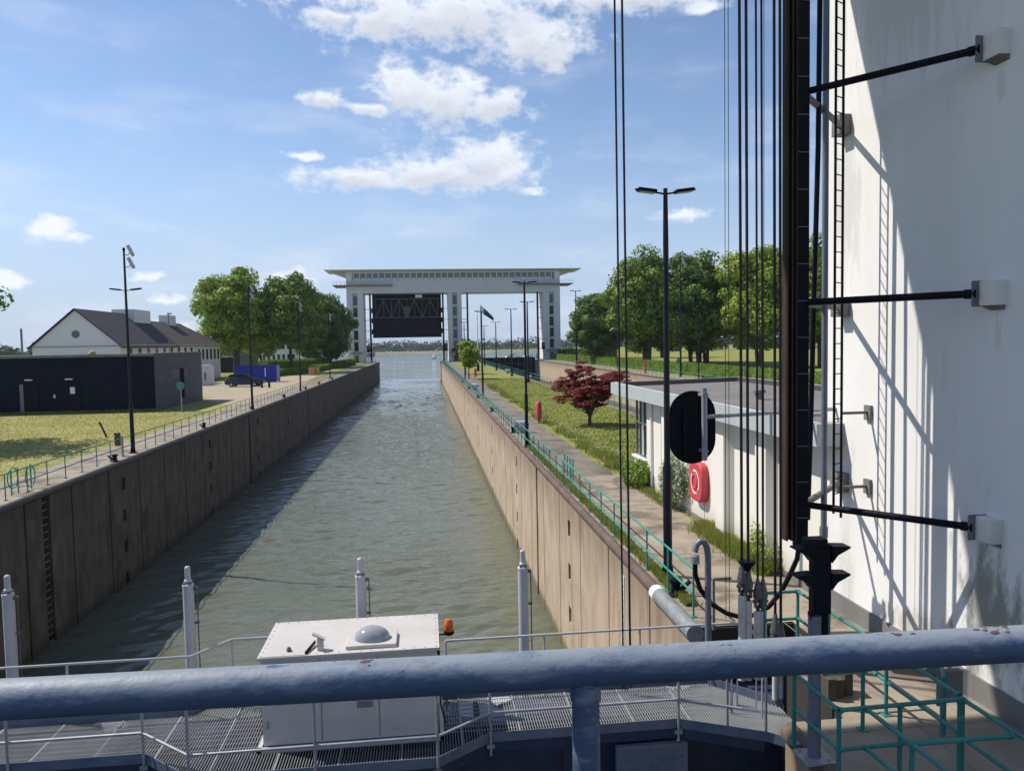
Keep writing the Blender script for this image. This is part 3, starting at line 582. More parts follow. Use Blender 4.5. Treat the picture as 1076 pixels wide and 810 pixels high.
# hoist ropes
RY = 13.0
ropes = [(3.39, 'first', 'thin dark hoist rope, left one of the lone pair over the wall', rope_m, .018, -.6, False),
         (3.52, '', 'thin dark hoist rope, right one of the lone pair over the wall', rope_m, .02, -.6, False),
         (5.60, '', 'thick brown hoist rope on the left end of the socketed ropes', rope_b, .027, 1.5, True),
         (5.72, '', 'thick brown hoist rope carrying a black stop plate', rope_b, .027, 1.4, True),
         (5.90, '', 'dark hoist rope, left one of the middle socketed pair', rope_m, .02, 1.2, True),
         (6.00, '', 'dark hoist rope, right one of the middle socketed pair', rope_m, .02, 1.2, True),
         (6.25, '', 'black hoist rope, left one of the pair nearest the rusty guide', rope_m, .025, .85, True),
         (6.39, '', 'black hoist rope touching the rusty guide, lowest socket of the row', rope_m, .025, .7, True)]
for x, _, lab, m, r, zb, sk in ropes:
    yy = RY + (.0 if x < 6.1 else -.15)
    if x > 6.2: yy = 12.2; x = {6.25: 5.85, 6.39: 5.95}[x]
    t = thing('hoist_rope', lab, 'rope', (x, yy, zb), 'hoist ropes hanging above the gate slot')
    xt = x - .05
    g = G(); g.tube([(x, yy, zb), (xt, yy, 15.99)], r, 8); g.build('rope', m, t)
    if sk:
        g = G(); g.lathe([(.028, 0), (.045, -.08), (.085, -.28), (.085, -.34), (.05, -.36)], (x, yy, zb+.05), 14); g.build('socket', socket_m, t)
        g = G(); g.box(x-.055, x-.028, yy-.05, yy+.05, zb-.48, zb-.22); g.box(x+.028, x+.055, yy-.05, yy+.05, zb-.48, zb-.22); g.tube([(x-.09, yy, zb-.36), (x+.09, yy, zb-.36)], .03, 10); g.build('shackle', socket_m, t)
        g = G(); g.tube([(x, yy, zb-.44), (x, yy, zb-.55)], .035, 10); g.build('eye_bolt', rust_m, t)
        g = G(); g.tube([(x, yy, -.6), (x, yy, zb-.53)], .068 if zb > .9 else .05, 12); g.build('rod', rod_m, t)
t = thing('stop_plate', 'round black stop plate clamped on the thick brown ropes', 'clamp', (5.66, 13, 1.62))
g = G(); g.lathe([(.05, -.14), (.09, -.06), (.15, 0), (.15, .05), (.1, .06)], (5.70, 13.0, 1.55), 14); g.build('plate', blacks, t)
for k, x in enumerate((5.34, 5.405, 6.06)):
    g = G(); g.tube([(x, 13.1, .5 if k < 2 else 1.0), (x, 13.1, 15.99)], .006, 5)
    tag(g.build('signal_wire', rope_m), ['hair-thin grey wire, leftmost beside the brown ropes', 'hair-thin grey wire close left of the brown ropes', 'hair-thin wire right of the middle rope pair'][k], 'wire')
# gooseneck and hose
g = G(); g.tube([(5.08, 13.3, -2.0), (5.08, 13.3, 1.65), (5.06, 13.3, 1.80), (5.0, 13.3, 1.90), (4.93, 13.3, 1.91), (4.86, 13.3, 1.85), (4.82, 13.28, 1.72)], .06, 14)
t = thing('gooseneck_pipe', 'grey gooseneck pipe bending over at the gate edge', 'pipe', (5.08, 13.3, 0)); g.build('pipe', pipe_m, t)
g = G(); g.tube([(4.82, 13.27, 1.66), (4.82, 13.27, 1.52)], .085, 12); g.build('hose_clamp', galv_m, t)
g = G()
pts = [(4.82, 13.27, 1.6), (4.84, 13.3, 1.3), (4.95, 13.35, 1.0), (5.17, 13.4, .70), (5.5, 13.45, .48), (5.75, 13.45, .40), (6.05, 13.45, .42), (6.3, 13.4, .58), (6.5, 13.3, .9), (6.6, 13.2, 1.2), (6.7, 13.1, 1.55), (6.72, 13.0, 2.05)]
g.tube(pts, .045, 12); tag(g.build('rubber_hose', rubber_m), 'thick black hose sagging from the gooseneck to the guide beam', 'hose')
for q, (x, z) in enumerate(((5.28, .95), (5.42, 1.0))):
    g = G(); g.tube([(x, 13.9, 0), (x, 13.9, z)], .03, 8)
    if q: g.tube([(x, 13.9, z), (x+.35, 13.9, z)], .03, 8)
    tag(g.build('stub_pipe', plinth_m), ['short dark upright stub pipe beside the gooseneck', 'bent dark stub pipe behind the rope sockets'][q], 'pipe')

# signal light (rear) on pole
t = thing('traffic_signal', 'black traffic signal head with visors on a blue-grey post near the teal fence', 'traffic signal', (5.03, 9.35, 0))
g = G(); g.tube([(5.03, 9.35, .02), (5.03, 9.35, 1.95)], .085, 16); g.build('post', pipe_m, t)
g = G(); g.box(4.83, 5.23, 9.15, 9.55, .008, .035); g.build('foot_plate', galv_m, t)
for dx in (-.14, .14):
    for dy in (-.14, .14):
        g = G(); g.tube([(5.03+dx, 9.35+dy, .03), (5.03+dx, 9.35+dy, .07)], .02, 6); g.build('bolt', galv_m, t)
g = G(); g.box(4.98, 5.22, 9.27, 9.43, 1.98, 2.86); g.box(4.90, 5.16, 9.25, 9.45, 2.86, 2.98); g.box(5.10, 5.20, 9.3, 9.4, 1.66, 1.98); g.box(4.95, 5.02, 9.3, 9.4, 1.9, 2.0); g.build('signal_head', blacks, t, bevel=.015)
for s in (-1, 1):
    for z in (2.78, 2.42):
        x0 = 5.10 + s*.12; g = G()
        g.prism([(x0, z-.12), (x0, z+.10), (x0+s*.25, z+.085), (x0+s*.25, z+.065), (x0+s*.08, z-.02)], 1, 9.25, 9.45)
        fixn(g.build('visor', blacks, t, flat=True))
# rear of oval light sign
t = thing('oval_sign', 'back of a black oval signal board on a galvanised tube bracket', 'sign', (5.3, 14.5, 3.2))
g = G()
def pill(cx, cz, w, h, n=16): return [(cx + w*math.cos(a), cz + (h-w) + w*math.sin(a)) for a in np.linspace(0, PI, n)] + [(cx + w*math.cos(a), cz - (h-w) + w*math.sin(a)) for a in np.linspace(PI, 2*PI, n)]
g.prism(pill(5.23, 3.87, .475, .725), 1, 14.5, 14.53); fixn(g.build('board', blacks, t, flat=True))
g = G(); g.box(5.02, 5.30, 14.44, 14.5, 3.35, 4.3); g.build('lamp_housing', blacks, t, bevel=.02)
g = G(); g.tube([(5.40, 14.3, 3.24), (5.40, 14.3, 4.66)], .055, 14); g.build('upright_tube', galv_m, t)
g = G(); g.tube([(5.40, 14.3, 4.09), (8.3, 14.62, 4.14)], .04, 12); g.build('bracket_tube', galv_m, t)
for z in (3.4, 4.5):
    g = G(); g.box(5.34, 5.46, 14.235, 14.5, z, z+.05); g.build('clamp', galv_m, t)

# ---------------------------------------------------------------- lift gate with walkway
t = thing('lift_gate', 'navy riveted steel lift gate across the lock below the railing', 'lock gate', (-5, 12.9, -.8))
g = G(); g.box(-16.5, 6.85, 12.35, 13.85, -1.25, -1.05); g.box(-16.5, 6.85, 12.35, 12.5, -7.6, -1.25); g.box(-16.5, 6.85, 13.7, 13.85, -7.6, -1.25); g.build('leaf_plating', navy_m, t)
for k in range(14):
    x = -15.5 + 1.65*k
    g = G(); g.box(x-.5, x+.5, 12.31, 12.349, -2.6, -1.2)
    for i in range(7):
        for j in range(9): g.box(x-.42+.14*i-.012, x-.42+.14*i+.012, 12.298, 12.31, -2.5+.15*j-.012, -2.5+.15*j+.012)
    if k not in (9, 12): g.build('riveted_panel', navy_m, t)
g = G(); g.box(2.95, 4.15, 11.80, 11.90, -2.7, -1.02)
for i in range(9):
    for j in range(11): g.box(3.01+.13*i-.014, 3.01+.13*i+.014, 11.785, 11.80, -2.6+.15*j-.014, -2.6+.15*j+.014)
g.build('riveted_panel', toe_m, t)
g = G(); g.beam((-16.2, 12.1, -.86), (-4.45, 12.1, -.86), .1, .22); g.beam((-4.45, 12.1, -.86), (-3.55, 11.35, -.86), .1, .22); g.beam((-3.55, 11.35, -.86), (.05, 11.35, -.86), .1, .22); g.beam((.05, 11.35, -.86), (.9, 11.95, -.86), .1, .22); g.beam((.9, 11.95, -.86), (4.0, 11.95, -.86), .1, .22); g.beam((4.0, 11.95, -.86), (5.25, 11.32, -.86), .1, .22); g.build('edge_beam', navy_m, t)
near = [(-16.2, 12.05), (-4.45, 12.05), (-3.55, 11.27), (.05, 11.27), (.9, 11.88), (4.0, 11.88), (5.25, 11.25), (5.95, 10.6)]
far = [(-16.2, 13.35), (-4.15, 13.35), (-3.6, 14.05), (.1, 14.05), (.12, 13.3), (5.0, 13.2), (5.95, 12.1)]
g = G()
for a, bq in zip(near[:-1], near[1:]): g.beam((a[0], a[1]-.03, -.70), (bq[0], bq[1]-.03, -.70), .012, .16)
for a, bq in zip(far[:-1], far[1:]): g.beam((a[0], a[1]+.03, -.66), (bq[0], bq[1]+.03, -.66), .012, .16)
g.build('toe_board', toe_m, t)
def yat(pl, x):
    for a, bq in zip(pl[:-1], pl[1:]):
        if a[0] <= x <= bq[0]: return a[1] + (bq[1]-a[1])*(x-a[0])/(bq[0]-a[0]+1e-9)
    return pl[-1][1]
g = G(); x = -16.2
while x < 5.93:
    y0, y1 = yat(near, x)+.02, yat(far, x)-.02
    g.box(x-.0035, x+.0035, y0, y1, -.735, -.70); x += .044
for k in range(8):
    y = 12.12 + .15*k; g.box(-16.2, 4.9, y-.003, y+.003, -.715, -.703)
for k in range(22):
    x = -15.7 + .95*k
    if x < 5.9: g.box(x-.009, x+.009, yat(near, x)+.02, yat(far, x)-.02, -.76, -.699)
struct_o = g.build('grating', grate_m, t, flat=True)
g = G()
for k in range(12):
    x = -15.9 + 1.85*k; g.box(x-.05, x+.05, yat(near, x)+.03, yat(far, x), -.92, -.77)
g.box(-16.2, 4.9, 12.6, 12.7, -1.05, -.9); g.build('cross_beam', navy_m, t)
def walkrail(label_name, pl, zs, step, m, t, r=.022, ends=None):
    for k, z in enumerate(zs):
        g = G(); g.tube([(x, y, z) for x, y in pl], r, 10); g.build('handrail' if k == 0 else 'mid_rail', m, t)
    for (a, bq) in zip(pl[:-1], pl[1:]):
        d = math.hypot(bq[0]-a[0], bq[1]-a[1]); n = max(1, round(d/step))
        for k in range(n):
            x = a[0]+(bq[0]-a[0])*k/n; y = a[1]+(bq[1]-a[1])*k/n
            g = G(); g.tube([(x, y, -.98), (x, y, zs[0])], r, 10); g.box(x-.06, x+.06, y-.02, y+.03, -.86, -.80); g.build('post', m, t)
nearr = [(x, y-.07) for x, y in near[:-2]] + [(4.9, 11.35)]
walkrail('', nearr, (.42, -.28), 1.85, galv_m, t)
walkrail('', [(-16.2, 13.42), (-4.15, 13.42), (-3.62, 14.1), (-2.75, 14.1)], (.3,), 1.95, galv_l, t)
walkrail('', [(.25, 13.42), (5.6, 13.42)], (.3,), 1.75, galv_l, t)
g = G(); g.tube([(5.6, 13.42, .3), (5.8, 13.38, .27), (5.95, 13.34, .15), (6.05, 13.3, 0)], .022, 10); g.build('handrail_end', galv_l, t)
for k in range(6):   # white stiffener fins seen behind the walkway
    x = -12.5 + 3.4*k; g = G(); g.obox((x, 14.0, -1.0), (.35, .9, .03), Matrix.Rotation(.5, 3, 'Z')); g.build('stiffener_plate', galv_l, t)
t = thing('timber_block', 'weathered upright timber blocks behind the traffic signal post', 'timber', (6.0, 10.9, 0))
for k, (x, y, h) in enumerate(((6.12, 10.95, .34), (6.28, 11.0, .3), (6.45, 11.05, .36))):
    g = G(); g.box(x-.07, x+.07, y-.12, y+.12, .01, h); g.build('plank', bark_m, t, bevel=.01)
# small galvanised gate at walkway end
t = thing('wicket_gate', 'small galvanised wicket gate at the right end of the walkway', 'gate', (4.9, 11.0, 0))
g = G(); g.tube([(4.80, 11.55, -.45), (4.80, 11.55, .45), (5.22, 11.34, .45), (5.22, 11.34, -.45), (4.80, 11.55, -.45)], .022, 8); g.build('frame', galv_l, t)
g = G(); g.tube([(4.88, 11.51, -.3), (4.88, 11.51, .3), (5.14, 11.38, .3), (5.14, 11.38, -.3), (4.88, 11.51, -.3)], .016, 8); g.build('inner_frame', galv_l, t)
for p in ((4.74, 11.58), (5.27, 11.31)):
    g = G(); g.tube([(p[0], p[1], -.7), (p[0], p[1], .5)], .024, 8); g.build('post', galv_m, t)
# walkway cabin
t = thing('machine_cabin', 'pale grey metal cabin with a roof dome on the gate walkway', 'cabin', (-1.3, 12.7, -.7))
g = G(); g.box(-2.66, .08, 11.98, 13.42, -.64, .74); g.build('body', cabin_m, t, bevel=.01)
g = G(); g.box(-2.70, .12, 11.93, 13.47, .742, .79)
for k in range(17):
    x = -2.64 + 2.7*k/16; g.lathe([(.014, 0), (.011, .01)], (x, 11.98, .79), 6); g.lathe([(.014, 0), (.011, .01)], (x, 13.42, .79), 6)
for k in range(9):
    y = 11.98 + 1.44*k/8; g.lathe([(.014, 0), (.011, .01)], (-2.65, y, .79), 6); g.lathe([(.014, 0), (.011, .01)], (.07, y, .79), 6)
g.build('roof', cabin_m, t)
g = G(); g.box(-2.74, .16, 11.90, 11.96, -.72, -.64); g.box(-2.74, -2.68, 11.9, 13.4, -.72, -.64); g.box(.1, .16, 11.9, 13.4, -.72, -.64); g.build('base_frame', galv_l, t)
g = G(); g.box(-1.36, -.56, 12.05, 12.62, .79, .85); o = g.build('dome_frame', cabin_m, t, bevel=.01)
g = G(); g.lathe([(.29*math.cos(a), .20*math.sin(a)) for a in np.linspace(0, PI/2*.97, 8)], (0, 0, 0), 20)
dm = g.build('roof_dome', dome_m, o); dm.scale = (1, .76, 1); dm.location = (-.96-o.matrix_world.translation.x, 0, 0)
dm.location = Vector((-.96, 12.34, .85)) - Vector(t.location)
g = G(); g.box(-2.68, -1.97, 11.95, 12.0, .792, .80); g.build('roof_hatch', cabin_m, t)
g = G(); g.beam((-1.97, 11.97, .81), (-1.87, 12.35, .84), .02, .05); g.build('hatch_stay', blacks, t)
g = G(); g.box(-1.80, -1.71, 12.08, 12.18, .79, .98); g.obox((-1.78, 12.13, 1.01), (.22, .1, .02), Matrix.Rotation(.5, 3, 'Y')); g.build('vent_cowl', cabin_m, t)
g = G(); g.lathe([(.03, 0), (.045, .02), (.02, .07)], (-2.25, 12.15, .79), 8); g.build('roof_eye', socket_m, t)
g = G(); g.box(-1.2, -.95, 11.965, 11.98, -.12, -.02); g.build('vent_grille', plinth_m, t)
for x in (-1.75, -.85):
    g = G(); g.box(x-.006, x+.006, 11.972, 11.979, -.6, .7); g.build('panel_seam', plinth_m, t)
for z in (-.35, .45):
    g = G(); g.tube([(-2.58, 11.965, z), (-2.58, 11.965, z+.12)], .018, 8); g.build('hinge', galv_m, t)
g = G(); g.box(-1.90, -1.84, 11.95, 11.978, .05, .17); g.build('latch', plinth_m, t)
g = G(); g.tube([(.09, 12.4, .6), (.13, 12.35, .2), (.12, 12.3, -.3), (.2, 12.2, -.6)], .014, 6); g.build('cable', rubber_m, t)
g = G(); g.tube([(-2.67, 12.3, .55), (-2.72, 12.3, .3), (-2.72, 12.3, -.6)], .016, 6); g.build('cable', rubber_m, t)
for z in (-.1, .2, .5):
    g = G(); g.box(-2.82, -2.661, 12.15, 12.19, z, z+.03); g.build('side_bracket', galv_m, t)
t = thing('warning_beacon', 'orange warning beacon on a black arm beside the cabin', 'beacon', (.2, 12.9, .6))
g = G(); g.lathe([(.075, 0), (.08, .02), (.078, .15), (.05, .20), (0.01, .215)], (.30, 12.9, .68), 16); g.build('lens', amber_m, t)
g = G(); g.lathe([(.06, -.07), (.09, -.05), (.09, 0)], (.30, 12.9, .68), 16); g.build('base', blacks, t)
g = G(); g.tube([(.30, 12.9, .62), (.12, 12.9, .62), (.12, 12.9, .2), (.16, 12.9, 0)], .018, 8); g.build('arm', blacks, t)
# cylinders
t0 = thing('guide_cylinder', 'upright grey lock cylinder furthest left against the dark wall', 'cylinder', (0, 0, -1), 'upright cylinders along the gate')
g = G(); g.tube([(0, 0, -.5), (0, 0, 2.38)], .095, 18); g.build('casing', cyl_m, None).parent = t0
g = G(); g.lathe([(.1, 2.38), (.1, 2.42), (.065, 2.46), (.065, 2.50), (.048, 2.52), (.048, 2.73), (.03, 2.75)], (0, 0, 0), 14); g.build('piston_rod', galv_l, None).parent = t0
g = G(); g.box(.09, .16, -.03, .03, 2.32, 2.37); g.tube([(.15, 0, 2.34), (.15, 0, .2)], .011, 6); g.box(.10, .17, -.02, .02, 1.7, 1.74); g.box(-.07, .07, -.07, .07, 2.44, 2.47); g.build('hose_line', socket_m, None).parent = t0
t0.location = (-7.33, 14.0, -1.03)
for x, lab in ((-4.31, 'upright grey lock cylinder between the dark wall and the cabin'), (-1.27, 'upright grey lock cylinder directly behind the cabin'), (1.735, 'upright grey lock cylinder between the beacon and the right wall')):
    dup(t0, (x, 14.0, -1.03), lab)

# observer's blue railing
t = thing('blue_railing', 'thick worn blue pipe railing across the foreground with one post', 'railing', (.26, 1.26, 4))
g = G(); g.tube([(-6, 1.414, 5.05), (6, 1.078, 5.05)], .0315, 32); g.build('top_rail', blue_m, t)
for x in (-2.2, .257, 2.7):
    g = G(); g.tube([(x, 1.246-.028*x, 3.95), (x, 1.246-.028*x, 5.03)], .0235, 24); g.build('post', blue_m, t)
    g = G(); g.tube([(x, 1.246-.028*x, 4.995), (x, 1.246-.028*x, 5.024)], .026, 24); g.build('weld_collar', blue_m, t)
t = thing('footbridge', 'dark steel footbridge deck under the observer', 'footbridge', (0, 0, 3.9))
g = G(); g.box(-12, 8.2, -.3, 1.34, 3.78, 3.92); g.build('deck', kerb_dark, t)
g = G(); g.box(-12, 8.2, 1.30, 1.36, 3.93, 4.08); g.build('toe_board', blacks, t)
# rust blisters on the rail, raised flakes
rustp = mat('rust_patch', (0.15, 0.075, 0.05), 0.9, col2=(0.09, 0.045, 0.03), nscale=60)
R2 = np.random.default_rng(3)
for (x, n) in ((-.11, 9), (.80, 6), (.97, 12), (1.0, 8)):
    for k in range(n):
        a = PI/2 + R2.normal()*.35; xx = x + R2.normal()*.02; rr = .0012 + R2.random()**2*.0045
        c = Vector((xx, 1.246 - .028*xx - math.cos(a)*.0315, 5.05 + math.sin(a)*.0315)); nn = Vector((0, -math.cos(a), math.sin(a)))
        u_ = Vector((1, 0, 0)); w_ = nn.cross(u_); g = G()
        pts = [tuple(c + nn*.0004 + u_*(math.cos(q)*rr*(1.5+.5*R2.random())) + w_*(math.sin(q)*rr*(.6+.4*R2.random()))) for q in np.linspace(0, 2*PI, 9)[:-1]]
        g.add(pts + [tuple(c + nn*.0012)], [(i, (i+1) % 8, 8) for i in range(8)]); g.build('rust_spot', rustp, t, flat=True)

# ---------------------------------------------------------------- white lock office beside the path
zband(white_m, .75, .1, (0.40, 0.37, 0.29), .6, nsc=3.0, amp=.10)
t = thing('lock_office', 'low white lock office with a pale fascia and flat dark roof', 'building', (8.3, 15, 0))
g = G()
g.box(8.3, 8.6, 15.0, 26.2, 0, 3.40)                       # main long wall
g.box(8.6, 13.8, 15.0, 15.3, 0, 3.40); g.box(13.5, 13.8, 15.3, 29.7, 0, 3.4); g.box(8.6, 13.5, 29.4, 29.7, 0, 3.4)
g.box(8.3, 8.6, 26.2, 28.0, 0, 3.4); g.box(8.3, 8.6, 28.0, 29.7, 0, 1.0)
g.build('wall', white_m, t)
for y in (25.1, 20.2, 17.6):
    g = G(); g.prism([(8.3, y-.45), (8.3, y+.45), (8.05, y+.3), (8.05, y-.3)], 2, 0, 3.39); fixn(g.build('pilaster', white_m, t, flat=True))
for y in (26.2, 22.0):
    g = G(); g.box(8.292, 8.299, y-.008, y+.008, 0.1, 3.3); g.build('wall_joint', plinth_m, t)
g = G(); g.tube([(8.24, 27.2, 0), (8.24, 27.2, 3.35)], .05, 8); g.build('rain_pipe', whitep_m, t)
g = G(); g.box(8.2, 8.75, 27.95, 29.8, .98, 1.06); g.build('sill', white_m, t)
f = G(); 
for y in (28.02, 28.6, 29.15, 29.65): f.box(8.36, 8.44, y-.03, y+.03, 1.06, 3.38)
for z in (1.08, 2.35, 3.33): f.box(8.365, 8.435, 28.05, 29.62, z, z+.05)
w = f.build('window', pipe_m, t); g = G(); g.box(8.39, 8.41, 28.03, 29.65, 1.08, 3.36); g.build('pane', glass_m, w)
w2 = G().box(8.6, 13.4, 29.71, 29.78, 1.06, 3.38).build('window', glass_m, t)
g = G()
o = [(7.72, 14.3), (14.2, 14.3), (14.2, 33.2), (7.72, 31.2)]
i_ = [(7.95, 14.5), (13.97, 14.5), (13.97, 32.85), (7.95, 31.0)]
v = [(x, y, 3.42) for x, y in o] + [(x, y, 3.88) for x, y in o] + [(x, y, 3.88) for x, y in i_] + [(x, y, 3.66) for x, y in i_]
fs = []
for k in range(4):
    q = (k+1) % 4; fs += [(k, q, 4+q, 4+k), (4+k, 4+q, 8+q, 8+k)]
fs.append((0, 3, 2, 1)); g.add(v, fs); fixn(g.build('fascia', fascia_m, t, flat=True))
g = G(); 
for k in range(4):
    q = (k+1) % 4; a, bq = i_[k], i_[q]; g.add([(*a, 3.885), (*bq, 3.885), (*bq, 3.6), (*a, 3.6)], [(0, 1, 2, 3)])
g2 = []
cx, cy = 11, 23
v = [(*p, 3.888) for p in i_] + [(p[0]+(cx-p[0])*.035, p[1]+(cy-p[1])*.02, 3.70) for p in i_]
g = G(); g.add(v, [(k, (k+1) % 4, 4+(k+1) % 4, 4+k) for k in range(4)]); g.build('roof_upstand', kerb_dark, t, flat=True)
g = G(); sheet(g, [(7.96, 14.51), (13.96, 14.51), (13.96, 32.8), (7.96, 30.95)], 3.705); g.build('roof', roof_m, t, flat=True)
g = G(); g.box(8.6, 12.5, 17.3, 17.42, 3.71, 3.78); g.build('roof_strip', fascia_m, t)
g = G(); g.lathe([(.12, 0), (.12, .2), (.2, .22), (.2, .3), (.05, .36)], (10.3, 22.6, 3.706), 12); g.build('roof_vent', plinth_m, t)
g = G(); g.box(8.28, 8.299, 15.0, 26.2, 0, .16); g.build('plinth', plinth_m, t)
# life ring case
t = thing('lifebuoy_case', 'red lifebuoy case with a white ring emblem on the white office wall', 'lifebuoy case', (8.3, 22.2, .7))
g = G()
ov = [(22.15 + .56*math.copysign(abs(math.cos(a))**.55, math.cos(a)), 1.3 + .60*math.copysign(abs(math.sin(a))**.55, math.sin(a))) for a in np.linspace(0, 2*PI, 28)[:-1]]
g.prism(ov, 0, 8.06, 8.3); fixn(g.build('case', red_m, t, bevel=.05))
g = G(); n = 28; vs = []
for rr in (.30, .36):
    for k in range(n): a = 2*PI*k/n; vs.append((8.052, 22.15 + rr*math.cos(a), 1.3 + rr*1.05*math.sin(a)))
g.add(vs, [(k, (k+1) % n, n+(k+1) % n, n+k) for k in range(n) if not 2 < k % 14 < 5]); g.build('ring_emblem', whitep_m, t, flat=True)
g = G(); g.tube([(8.05, 22.15 + .2*math.cos(a), 1.3 + .2*math.sin(a)) for a in np.linspace(0, 2*PI, 20)], .02, 6, cap=False); g.build('moulded_ring', red_m, t)

# ---------------------------------------------------------------- mooring bollards on the copings
t0 = thing('bollard', 'small dark cast mooring bollard by the first tall lamp on the right coping', 'bollard', (0, 0, 0), 'mooring bollards along the copings')
g = G(); g.lathe([(.17, .01), (.17, .05), (.11, .08), (.10, .25), (.15, .33), (.15, .37), (.05, .40)], (0, 0, 0), 14); g.build('post', blacks, None).parent = t0
g = G(); g.prism([(.1, .18), (.32, .34), (.33, .30), (.14, .08)], 1, -.05, .05); fixn(g.build('horn', blacks, None, flat=True)).parent = t0
t0.location = (5.34, 15.9, 0)
ys = [(5.35, y) for y in (40.2, 46.8, 62, 78, 94, 110)] + [(-15.58, y) for y in (40.0, 55.6, 71, 86.6, 102, 115, 131)]
names = ['small dark bollard at the foot of the second lamp on the right coping', 'dark bollard just past the second right-hand lamp', 'third dark bollard up the right coping', 'fourth dark bollard up the right coping', 'fifth dark bollard up the right coping', 'sixth and smallest bollard up the right coping',
         'dark bollard at the foot of the tall camera mast on the left coping', 'dark bollard on the left coping nearest the lawn edge', 'bollard at the foot of the second left lamp mast', 'bollard on the left coping below the gravel yard', 'bollard on the left coping beyond the third mast', 'bollard on the left coping below the hedges', 'furthest visible bollard on the left coping']
for (x, y), lab in zip(ys, names): dup(t0, (x, y, 0), lab, rotz=(PI if x < 0 else 0))

# ---------------------------------------------------------------- lamps
def lamp(name, label, x, y, H=9.1, arms=9.0, cams=False, group='tall lamp posts', rot=0.0, twin=True, armlen=.72, rr=1.0):
    t = thing(name, label, 'lamp post', (0, 0, 0), group)
    g = G(); g.tube([(0, 0, 0), (0, 0, 2.6), (0, 0, 2.7), (0, 0, H-1.2 if not cams else H*.72), (0, 0, H)], [.105*rr, .105*rr, .075*rr, .065*rr, .05*rr], 12); o = g.build('pole', lamp_m, None); o.parent = t
    g = G(); g.box(-.17, .17, -.17, .17, .012, .04); g.lathe([(.14, .04), (.12, .25)], (0, 0, 0), 12); o = g.build('base_plate', blacks, None); o.parent = t
    for s in ((-1, 1) if twin else (1,)):
        g = G(); g.tube([(0, 0, arms-.03), (s*armlen, 0, arms+.08)], .022, 8); o = g.build('arm', lamp_m, None); o.parent = t
        g = G(); m = Matrix.Rotation(-s*.12, 3, 'Y'); g.obox((s*armlen*.62, 0, arms+.05), (armlen*.62, .26, .075), m); o = g.build('lamp_head', blacks, None, bevel=.02); o.parent = t
        g = G(); g.obox((s*armlen*.62+s*.002, 0, arms+.008), (armlen*.5, .2, .012), m); q = g.build('lens', dome_m, None); q.parent = t
    if cams:
        for z in (H-.1, H-.75):
            g = G(); g.tube([(0, 0, z-.1), (.2, 0, z-.14), (.3, 0, z)], .025, 6); q = g.build('camera_bracket', galv_m, None); q.parent = t
            g = G(); g.obox((.34, 0, z+.1), (.16, .16, .62), Matrix.Rotation(-.45, 3, 'Y')); q = g.build('camera', galv_l, None, bevel=.01); q.parent = t
        g = G(); g.lathe([(.07, 0), (.07, .14), (.02, .17)], (0, 0, H), 10); q = g.build('antenna_cap', blacks, None); q.parent = t
    t.location = (x, y, 0); t.rotation_euler = (0, 0, rot); return t
l0 = lamp('lamp_post', 'tallest black twin-arm lamp post, nearest on the right quay', 5.62, 17.3)
for (x, y, lab) in ((5.75, 43.4, 'black twin-arm lamp post, second along the island path'), (6.2, 82.5, 'black twin-arm lamp post third along the path, beside the flagpole line'), (6.3, 121, 'small black lamp post beside the round island tree')):
    dup(l0, (x, y, 0), lab)
for (x, y, lab) in ((14.4, 106, 'thick dark mast nearest on the far side of the island with twin arms'), (14.6, 128, 'second dark twin-arm mast on the far side of the island'), (14.7, 157, 'third dark twin-arm mast on the far side of the island'), (14.7, 188, 'fourth thin twin-arm mast near the lowered gate')):
    dup(l0, (x, y, 0), lab, scale=(1.5, 1.4, 1.25 if y < 150 else 1.1))
c0 = lamp('camera_mast', 'tall black mast with two cameras and crossed lamp arms on the left quay', -15.87, 43.2, 10.9, 8.8, True, 'camera masts on the left quay', armlen=.85)
for (x, y, lab) in ((-15.75, 71.6, 'second black camera mast along the left quay in front of the navy car'), (-15.7, 98.6, 'third camera mast along the left quay against the trees'), (-16.3, 134, 'fourth camera mast along the left quay below the last tree')):
    dup(c0, (x, y, 0), lab)
dup(c0, (38.6, 112, 0), 'tall dark camera mast beyond the white office roof on the promenade', scale=(1.4, 1.4, 1.7))
dup(l0, (37.2, 185, 0), 'lone tall dark mast right of the far gate building', scale=(2, 2, 2.0))
dup(l0, (39.2, 106, 0), 'shorter twin-arm lamp just right of the promenade camera mast', scale=(1, 1, 1.08))
dup(l0, (38.5, 150, 0), 'thin twin-arm lamp on the promenade left of the camera mast', scale=(1, 1, 1.05))
# flagpole with flag
t = thing('flagpole', 'white flagpole on the island', 'flagpole', (10.7, 154, 0))
g = G(); g.tube([(10.7, 154, 0), (10.7, 154, 11.6)], [.14, .08], 10); g.build('pole', whitep_m, t)
g = G(); g.box(10.45, 10.95, 153.75, 154.25, 0, 1.6); g.build('foot', blacks, t)
t = thing('flag', 'dark blue flag with a pale corner flying from its mast above the island', 'flag', (12, 157, 11))
mast = G(); mast.tube([(11.4, 154, .0), (11.4, 154, 13.2)], [.12, .07], 8); mast.tube([(10.1, 154, 12.2), (11.6, 154, 12.2)], .05, 6); mast.build('mast', galv_m, t)
g = G(); nx, ny = 12, 5; vs = []
for i in range(nx+1):
    for j in range(ny+1):
        u = i/nx; w = j/ny; vs.append((11.45 + u*2.6, 154 + .22*math.sin(u*7 + w), 13.4 - w*1.6 - u*(2.6 - w*.9)))
q = [(i*(ny+1)+j, (i+1)*(ny+1)+j, (i+1)*(ny+1)+j+1, i*(ny+1)+j+1) for i in range(nx) for j in range(ny)]
g.add(vs, [f for k, f in enumerate(q) if k // ny >= 3]); flagm = mat('flag_navy', (.02, .03, .16), .7); fo = g.build('cloth', flagm, t)
